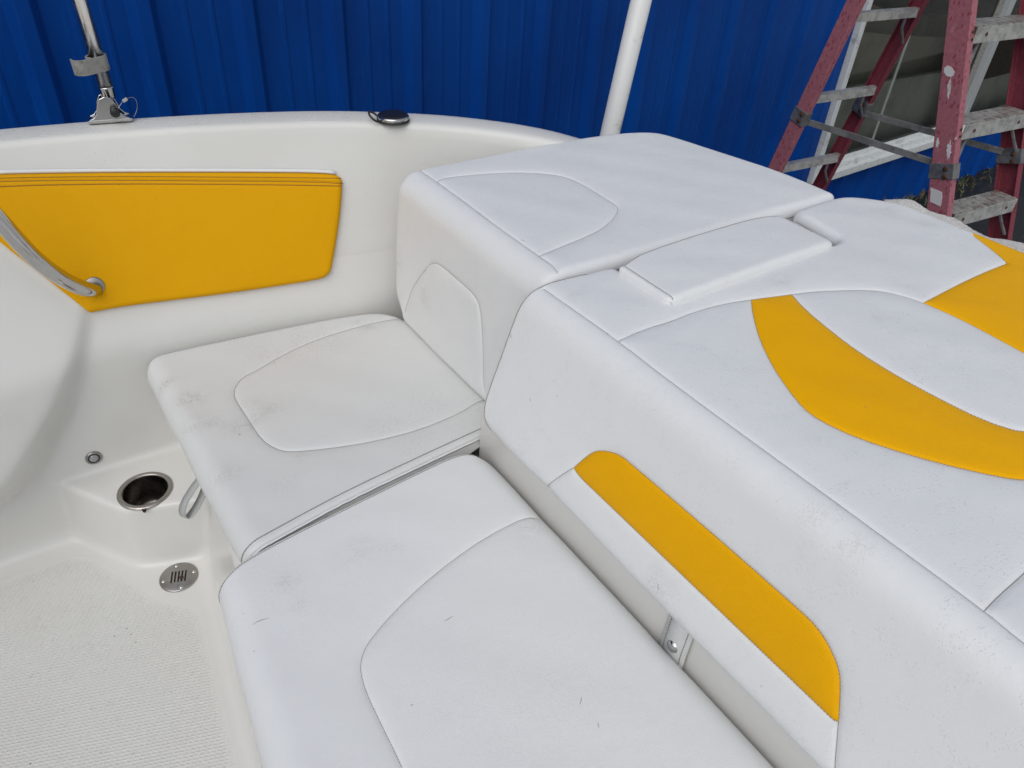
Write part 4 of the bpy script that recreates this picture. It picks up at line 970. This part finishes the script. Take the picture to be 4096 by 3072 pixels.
for i, z_ in enumerate(steps_z):
    yc = YF+.040+KF*(z_-Z2); st_ = MB(); x0, x1 = XL+.002, XR-.002
    cx = (x0+x1)/2; w_ = x1-x0
    body = MB().box(Lp_(cx, yc-WF/2-.004, z_+.0), (w_+.01, .004, .052), Matrix.Rotation(LT, 3, 'Z'), .001)
    so_ = thing("step", "", "", tuple(Lp_(cx, yc, z_))); del so_['label']; del so_['category']; so_.parent = lad; so_.location = Vector(Lp_(cx, yc, z_))-lad.location
    body.build("step_front", M_alu, so_); MB().box(Lp_(cx, yc+.036, z_+.012), (w_, .003, .026), Matrix.Rotation(LT, 3, 'Z')).build("step_back", M_alu, so_)
    MB().box(Lp_(cx, yc-.004, z_+.0275), (w_, .084, .004), Matrix.Rotation(LT, 3, 'Z')).build("tread", M_tread, so_)
    rv = so_
    for xx_ in (x0+.055, x1-.055): rivet(rv, Lp_(xx_, yc-WF/2-.006, z_+.002), -ly)
    for dz_ in (-.011, .011): 
        rivet(rv, Lp_(x0-.014, yc-WF/2+KF*dz_-.001, z_+dz_), -ly, .006); rivet(rv, Lp_(x1+.014, yc-WF/2+KF*dz_-.001, z_+dz_), -ly, .006)
    for xa, xb in ((x0+.055, x0-.002), (x1-.055, x1+.002)):
        a = Lp_(xa, yc+.0-WF/2+.012, z_-.018); b = Lp_(xb, yc-KF*.10-WF/2+.012, z_-.115)
        MB().tube([a, (a*.5+b*.5)+Vector((0,0,-.004)), b], .0062, 6).build("gusset", M_brace, so_)
rz_ = [Z2+DZ*k for k in range(-5, 4)]
for z_ in rz_:
    yc = YB-KB*(z_-Z2); x0, x1 = XBL-.02, XBR+.02
    sec_ = [(-.028,-.009),(-.024,-.009),(-.024,.016),(.004,.016),(.004,.020),(-.028,.020)]
    MB().prism([Lp_(0, yc+a_, z_+b_) for a_, b_ in sec_], tuple(lx*x0), tuple(lx*x1)).build("rung", M_alu, lad)
    MB().tube([Lp_(x1-.075, yc-.02, z_-.008), Lp_(x1-.072, yc-.018, z_-.045), Lp_(x1-.03, yc-.014, z_-.10)], .006, 6).build("rung_brace", M_brace, lad)
# sleeves and spreaders
def sleeve(xc, yc, z_, web, fl, k, nm="sleeve"):
    ob = MB(); rx = Matrix.Rotation(LT, 3, 'Z') @ Matrix.Rotation(-math.atan(k), 3, 'X')
    ob.box(Lp_(xc, yc, z_), (fl, web, .055), rx, .002); o = ob.build(nm, M_brace, lad)
    for dz_ in (-.013, .013): rivet(o, Lp_(xc-fl/2-.0005, yc-web*.18+k*dz_, z_+dz_), -lx, .0095 if fl > .03 else .008, "sleeve_bolt")
    return o
zf, zb = .43, .50
sleeve(XL-.014, YF+.040+KF*(zf-Z2), zf, WF+.006, .038, KF)
sleeve(XR+.014, YF+.040+KF*(zf-Z2), zf, WF+.006, .036, KF)
sleeve(XBL-.009, YB-KB*(zb-Z2), zb, .066, .034, -KB); sleeve(XBR+.009, YB-KB*(zb-Z2), zb, .066, .034, -KB)
for (xa, xb) in ((XL-.002, XBL+.012), (XR-.012, XBR-.004)):
    a = Lp_(xa, YF+.075+KF*(zf-Z2), zf+.01); b = Lp_(xb, YB-.028-KB*(zb-Z2), zb-.02)
    dirv = (b-a); L_ = dirv.length; q = dirv.to_track_quat('X', 'Z').to_matrix()
    m1 = MB().box(a+dirv*.28, (L_*.60, .004, .024), q, .001).build("spreader_bar", M_brace, lad)
    MB().box(a+dirv*.74+q @ Vector((0,-.005,0)), (L_*.56, .004, .024), q, .001).build("spreader_bar", M_brace, lad)
    rv = lad
    for f_ in (.01, .50, .99): rivet(rv, a+dirv*f_+q @ Vector((0,-.007,0)), q @ Vector((0,-1,0)), .010, "pivot_bolt")
# paint patches on the near web of the left front rail
def patch(z0, y0, pts, nm, mat):
    V = [Lp_(xl(0)-.0012, YF+.040+KF*(z0+b-Z2)+y0+a, z0+b) for a, b in pts]
    V2_ = [v+lx*.001 for v in V]; n = len(V)
    return mesh(nm, [tuple(v) for v in V+V2_], [tuple(range(n))]+[(i, n+i, n+(i+1) % n, (i+1) % n) for i in range(n)], mat, lad, False)
wp = N("dried_white_paint", (.62,.62,.62), .6); wp.bump(wp.noise(160, 4), .001, .6); wp = wp.m
def blob(n, rx_, rz__, jit, seed):
    r_ = random.Random(seed); return [(rx_*math.cos(a)*(1+r_.uniform(-jit, jit)), rz__*math.sin(a)*(1+r_.uniform(-jit, jit))) for a in np.linspace(0, 2*math.pi, n, endpoint=False)]
patch(.745, .014, blob(40, .020, .016, .10, 1), "paint_blot", wp); patch(.693, .006, blob(34, .006, .030, .35, 5), "paint_drip", wp)
patch(.505, -.020, blob(34, .009, .026, .4, 9), "paint_drip", wp); patch(.515, .028, blob(28, .006, .014, .4, 12), "paint_drip", wp)
patch(.345, .012, [(-.026,-.030),(.020,-.030),(.021,.004),(.024,.018),(-.024,.019),(-.028,.002)], "worn_label", wp)
MB().box(Lp_((XL+XR)/2, YF+.04+KF*(ZT-Z2)+.0, ZT+.02), (.46,.22,.05), Matrix.Rotation(LT, 3, 'Z'), .01).build("top_cap", M_red, lad)

# ================================================================ WEEDS at the wall foot
def weeds():
    gm = N("weed_green", (.05,.085,.02), .6); c = gm.mix(gm.map(gm.noise(15, 3), .4, .65), (.035,.075,.015), (.16,.115,.05)); gm.col(c)
    V = []; F = []; r_ = random.Random(3)
    def blade(p, h, lean, wd_):
        a = r_.uniform(0, 6.28); dx, dy = math.cos(a)*lean, math.sin(a)*lean; px, py = -math.sin(a)*wd_, math.cos(a)*wd_
        n = len(V)
        for t_, s_ in ((0,1),(.5,.8),(1,.05)):
            V.append((p[0]+dx*t_*t_-px*s_, p[1]+dy*t_*t_-py*s_, p[2]+h*(t_-.15*t_*t_))); V.append((p[0]+dx*t_*t_+px*s_, p[1]+dy*t_*t_+py*s_, p[2]+h*(t_-.15*t_*t_)))
        F.extend([(n, n+1, n+3, n+2), (n+2, n+3, n+5, n+4)])
    for i in range(1500):
        u = r_.uniform(3.8, 11); c_ = .5+.5*math.sin(u*3.7)*math.sin(u*1.3+1)
        if r_.random() > .25+.75*c_: continue
        dd = -abs(r_.gauss(.03, .09)); p = W(u, dd, GZ); blade(p, r_.uniform(.02, .10)*(.5+c_), r_.uniform(.01,.09), r_.uniform(.002,.007))
    o = mesh("weeds", V, F, gm.m, None, False); o['kind'] = 'stuff'; return o
weeds()
